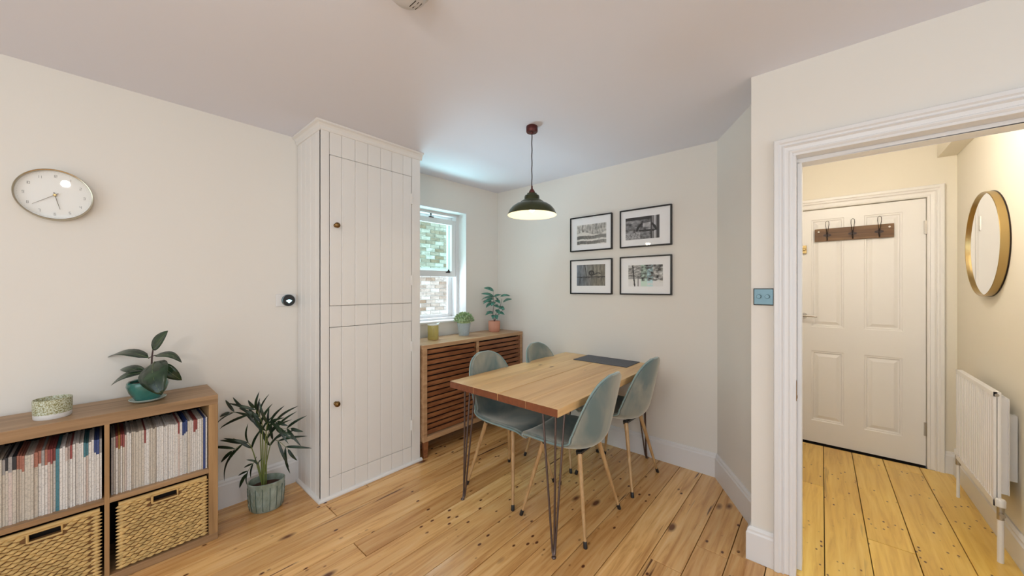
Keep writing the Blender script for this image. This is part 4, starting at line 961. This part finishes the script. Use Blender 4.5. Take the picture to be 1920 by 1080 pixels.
# ------------------------------------------------------------------ SMALL FITTINGS
sw = thing('dimmer_switch', 'square brushed steel double dimmer switch beside the doorway', 'switch', (WD, 0.216, 1.316))
MB().box(WD - 0.009, WD, 0.174, 0.258, 1.275, 1.358).build('back_plate', 'iron', sw, bevel=0.002)
MB().box(WD - 0.012, WD - 0.004, 0.1765, 0.2555, 1.2775, 1.3555).build('face_plate', 'chrome', sw, bevel=0.002)
for y in (0.234, 0.200): MB().lathe([(0, -0.030), (0.0085, -0.030), (0.0095, -0.027), (0.0095, -0.012), (0, -0.012)], (WD, y, 1.318), 20, axis='x').build('dimmer_knob', 'chrome', sw)

c = (0.705, 1.10, CZ)
sd = thing('smoke_alarm', 'white round smoke alarm on the ceiling at the top edge', 'alarm', c)
MB().lathe([(0, 0), (0.080, 0), (0.080, -0.008), (0.072, -0.012), (0.070, -0.018), (0, -0.018)], c, 40).build('base', 'offwhite', sd)
MB().lathe([(0, -0.016), (0.066, -0.016), (0.064, -0.030), (0.052, -0.042), (0.030, -0.046), (0, -0.047)], c, 40).build('cover', 'offwhite', sd)
m = MB()
for k in range(3): m.box(c[0] + 0.02 + k * 0.012, c[0] + 0.0225 + k * 0.012, c[1] - 0.02, c[1] + 0.02, CZ - 0.0472 + k * 0.002, CZ - 0.04)
m.build('vent_slot', 'dark', sd)

# coat rack on the hall door
RU = du + 0.010
cr_ = thing('coat_rack', 'rustic dark wooden coat rack with three wire hooks on the hall door', 'coat rack', (RU, -0.19, 1.82))
MB().box(RU - 0.016, RU, -0.430, 0.046, 1.762, 1.870).build('rack_board', 'rackwood', cr_, bevel=0.002)
for y in (-0.405, 0.020): MB().lathe([(0, -0.019), (0.005, -0.019), (0.007, -0.016), (0, -0.016)], (RU, y, 1.845), 12, axis='x').build('screw', 'white', cr_)
for y in (-0.036, -0.193, -0.347):
    f = RU - 0.016; m = MB(); z = 1.812
    dm = [(0, 0.030), (0.008, 0.012), (0.026, 0.006), (0.024, 0), (0.026, -0.006), (0.008, -0.012), (0, -0.026), (-0.008, -0.012), (-0.026, -0.006), (-0.024, 0), (-0.026, 0.006), (-0.008, 0.012)]
    m.add([(f - 0.003, y + a, z + b_) for a, b_ in dm] + [(f, y + a, z + b_) for a, b_ in dm], [tuple(range(12))] + [(i, (i + 1) % 12, 12 + (i + 1) % 12, 12 + i) for i in range(12)])
    m.tube([(f - 0.006, y, z), (f - 0.02, y - 0.004, z + 0.03), (f - 0.034, y - 0.011, z + 0.085), (f - 0.036, y - 0.010, z + 0.110), (f - 0.036, y, z + 0.119), (f - 0.036, y + 0.010, z + 0.110), (f - 0.034, y + 0.011, z + 0.085), (f - 0.02, y + 0.004, z + 0.03), (f - 0.006, y, z)], 0.0021, 6)
    m.tube([(f - 0.004, y, z - 0.005), (f - 0.018, y, z - 0.030), (f - 0.040, y, z - 0.044), (f - 0.050, y, z - 0.030), (f - 0.048, y, z - 0.018)], [0.004, 0.0045, 0.004, 0.004, 0.004], 8)
    m.build('hook', 'iron', cr_)

# round mirror
MV = -0.745; mc = (3.404, MV, 1.617)
mr = thing('round_mirror', 'round wall mirror with a deep brushed brass rim on the hall wall', 'mirror', mc)
r = 0.306
MB().lathe([(r, 0), (r, 0.035), (r - 0.002, 0.037), (r - 0.005, 0.036), (r - 0.005, 0.010)], mc, 80, axis='y').build('rim', 'brass', mr)
MB().lathe([(r + 0.002, 0.001), (r + 0.002, 0.006), (r - 0.001, 0.006), (r - 0.001, 0.001)], mc, 80, axis='y', closed=True).build('backing_edge', 'iron', mr)
MB().lathe([(0, 0.025), (r - 0.005, 0.025), (r - 0.005, 0.004), (0, 0.004)], mc, 80, axis='y').build('mirror_glass', 'mirror', mr)

# radiator
RX0, RX1, RZ0, RZ1, RV = 2.955, 3.615, 0.262, 0.835, -0.655
rd = thing('radiator', 'white fluted panel radiator on the hall wall under the mirror', 'radiator', (3.28, -0.70, 0))
def fl(a, b_):
    n = 20; x = RX0 + 0.006 + (RX1 - RX0 - 0.012) * a; ph = (a * n) % 1.0
    edge = 1.0 if 0.05 < b_ < 0.95 else 0.0
    return Vector((x, RV - (0.009 * (1 if 0.30 < ph < 0.70 else 0) * edge), RZ0 + 0.03 + (RZ1 - RZ0 - 0.05) * b_))
m = MB()
for k in range(20):
    p = (RX1 - RX0 - 0.014) / 20; a = RX0 + 0.007 + k * p; q4 = [(a + p * 0.18, RV - 0.010), (a + p * 0.82, RV - 0.010), (a + p * 0.70, RV), (a + p * 0.30, RV)]
    m.prism(q4, RZ0 + 0.032, RZ1 - 0.022)
m.box(RX0, RX1, RV - 0.024, RV - 0.010, RZ0, RZ1); m.box(RX0, RX1, RV - 0.012, RV + 0.0015, RZ1 - 0.022, RZ1); m.box(RX0, RX1, RV - 0.012, RV + 0.0015, RZ0, RZ0 + 0.032)
m.box(RX0, RX0 + 0.007, RV - 0.012, RV + 0.0005, RZ0, RZ1); m.box(RX1 - 0.007, RX1, RV - 0.012, RV + 0.0005, RZ0, RZ1)
m.build('front_panel', 'radiator', rd)
m = MB()
for k in range(26):
    x = RX0 + 0.02 + k * (RX1 - RX0 - 0.04) / 25; m.box(x - 0.001, x + 0.001, RV - 0.050, RV - 0.024, RZ0 + 0.06, RZ1 - 0.03)
m.box(RX0 + 0.012, RX1 - 0.012, RV - 0.052, RV - 0.049, RZ0 + 0.06, RZ1 - 0.03); m.build('convector_fins', 'radiator', rd)
for x in (RX0 + 0.06, RX1 - 0.10): MB().box(x, x + 0.04, RV - 0.088, RV - 0.052, RZ0 + 0.12, RZ1 - 0.12).build('wall_bracket', 'radiator', rd)
MB().lathe([(0, -0.004), (0.008, -0.004), (0.008, 0.003), (0, 0.003)], (RX0, RV - 0.010, RZ1 - 0.014), 12, axis='x').build('bleed_plug', 'steel', rd)
for x, s_, nm in ((RX0, -1, 'near'), (RX1, 1, 'far')):
    xx = x + s_ * 0.034
    m = MB(); m.tube([(x, RV - 0.014, RZ0 + 0.022), (xx, RV - 0.014, RZ0 + 0.022)], 0.011, 10); m.tube([(xx, RV - 0.014, RZ0 - 0.05), (xx, RV - 0.014, RZ0 + 0.02)], 0.012, 10); m.tube([(xx - 0.012, RV - 0.014, RZ0 - 0.02), (xx - 0.03, RV - 0.014, RZ0 - 0.02)], 0.010, 10)
    vb = m.build('valve', 'steel', rd)
    MB().lathe([(0, 0.0), (0.017, 0.0), (0.018, 0.03), (0.014, 0.036), (0, 0.036)], (xx, RV - 0.014, RZ0 + 0.015), 16).build('valve_cap', 'white', vb)
    MB().tube([(xx, RV - 0.014, 0.0), (xx, RV - 0.014, RZ0 - 0.045)], 0.011 if s_ < 0 else 0.008, 12).build('pipe', 'radiator', rd)
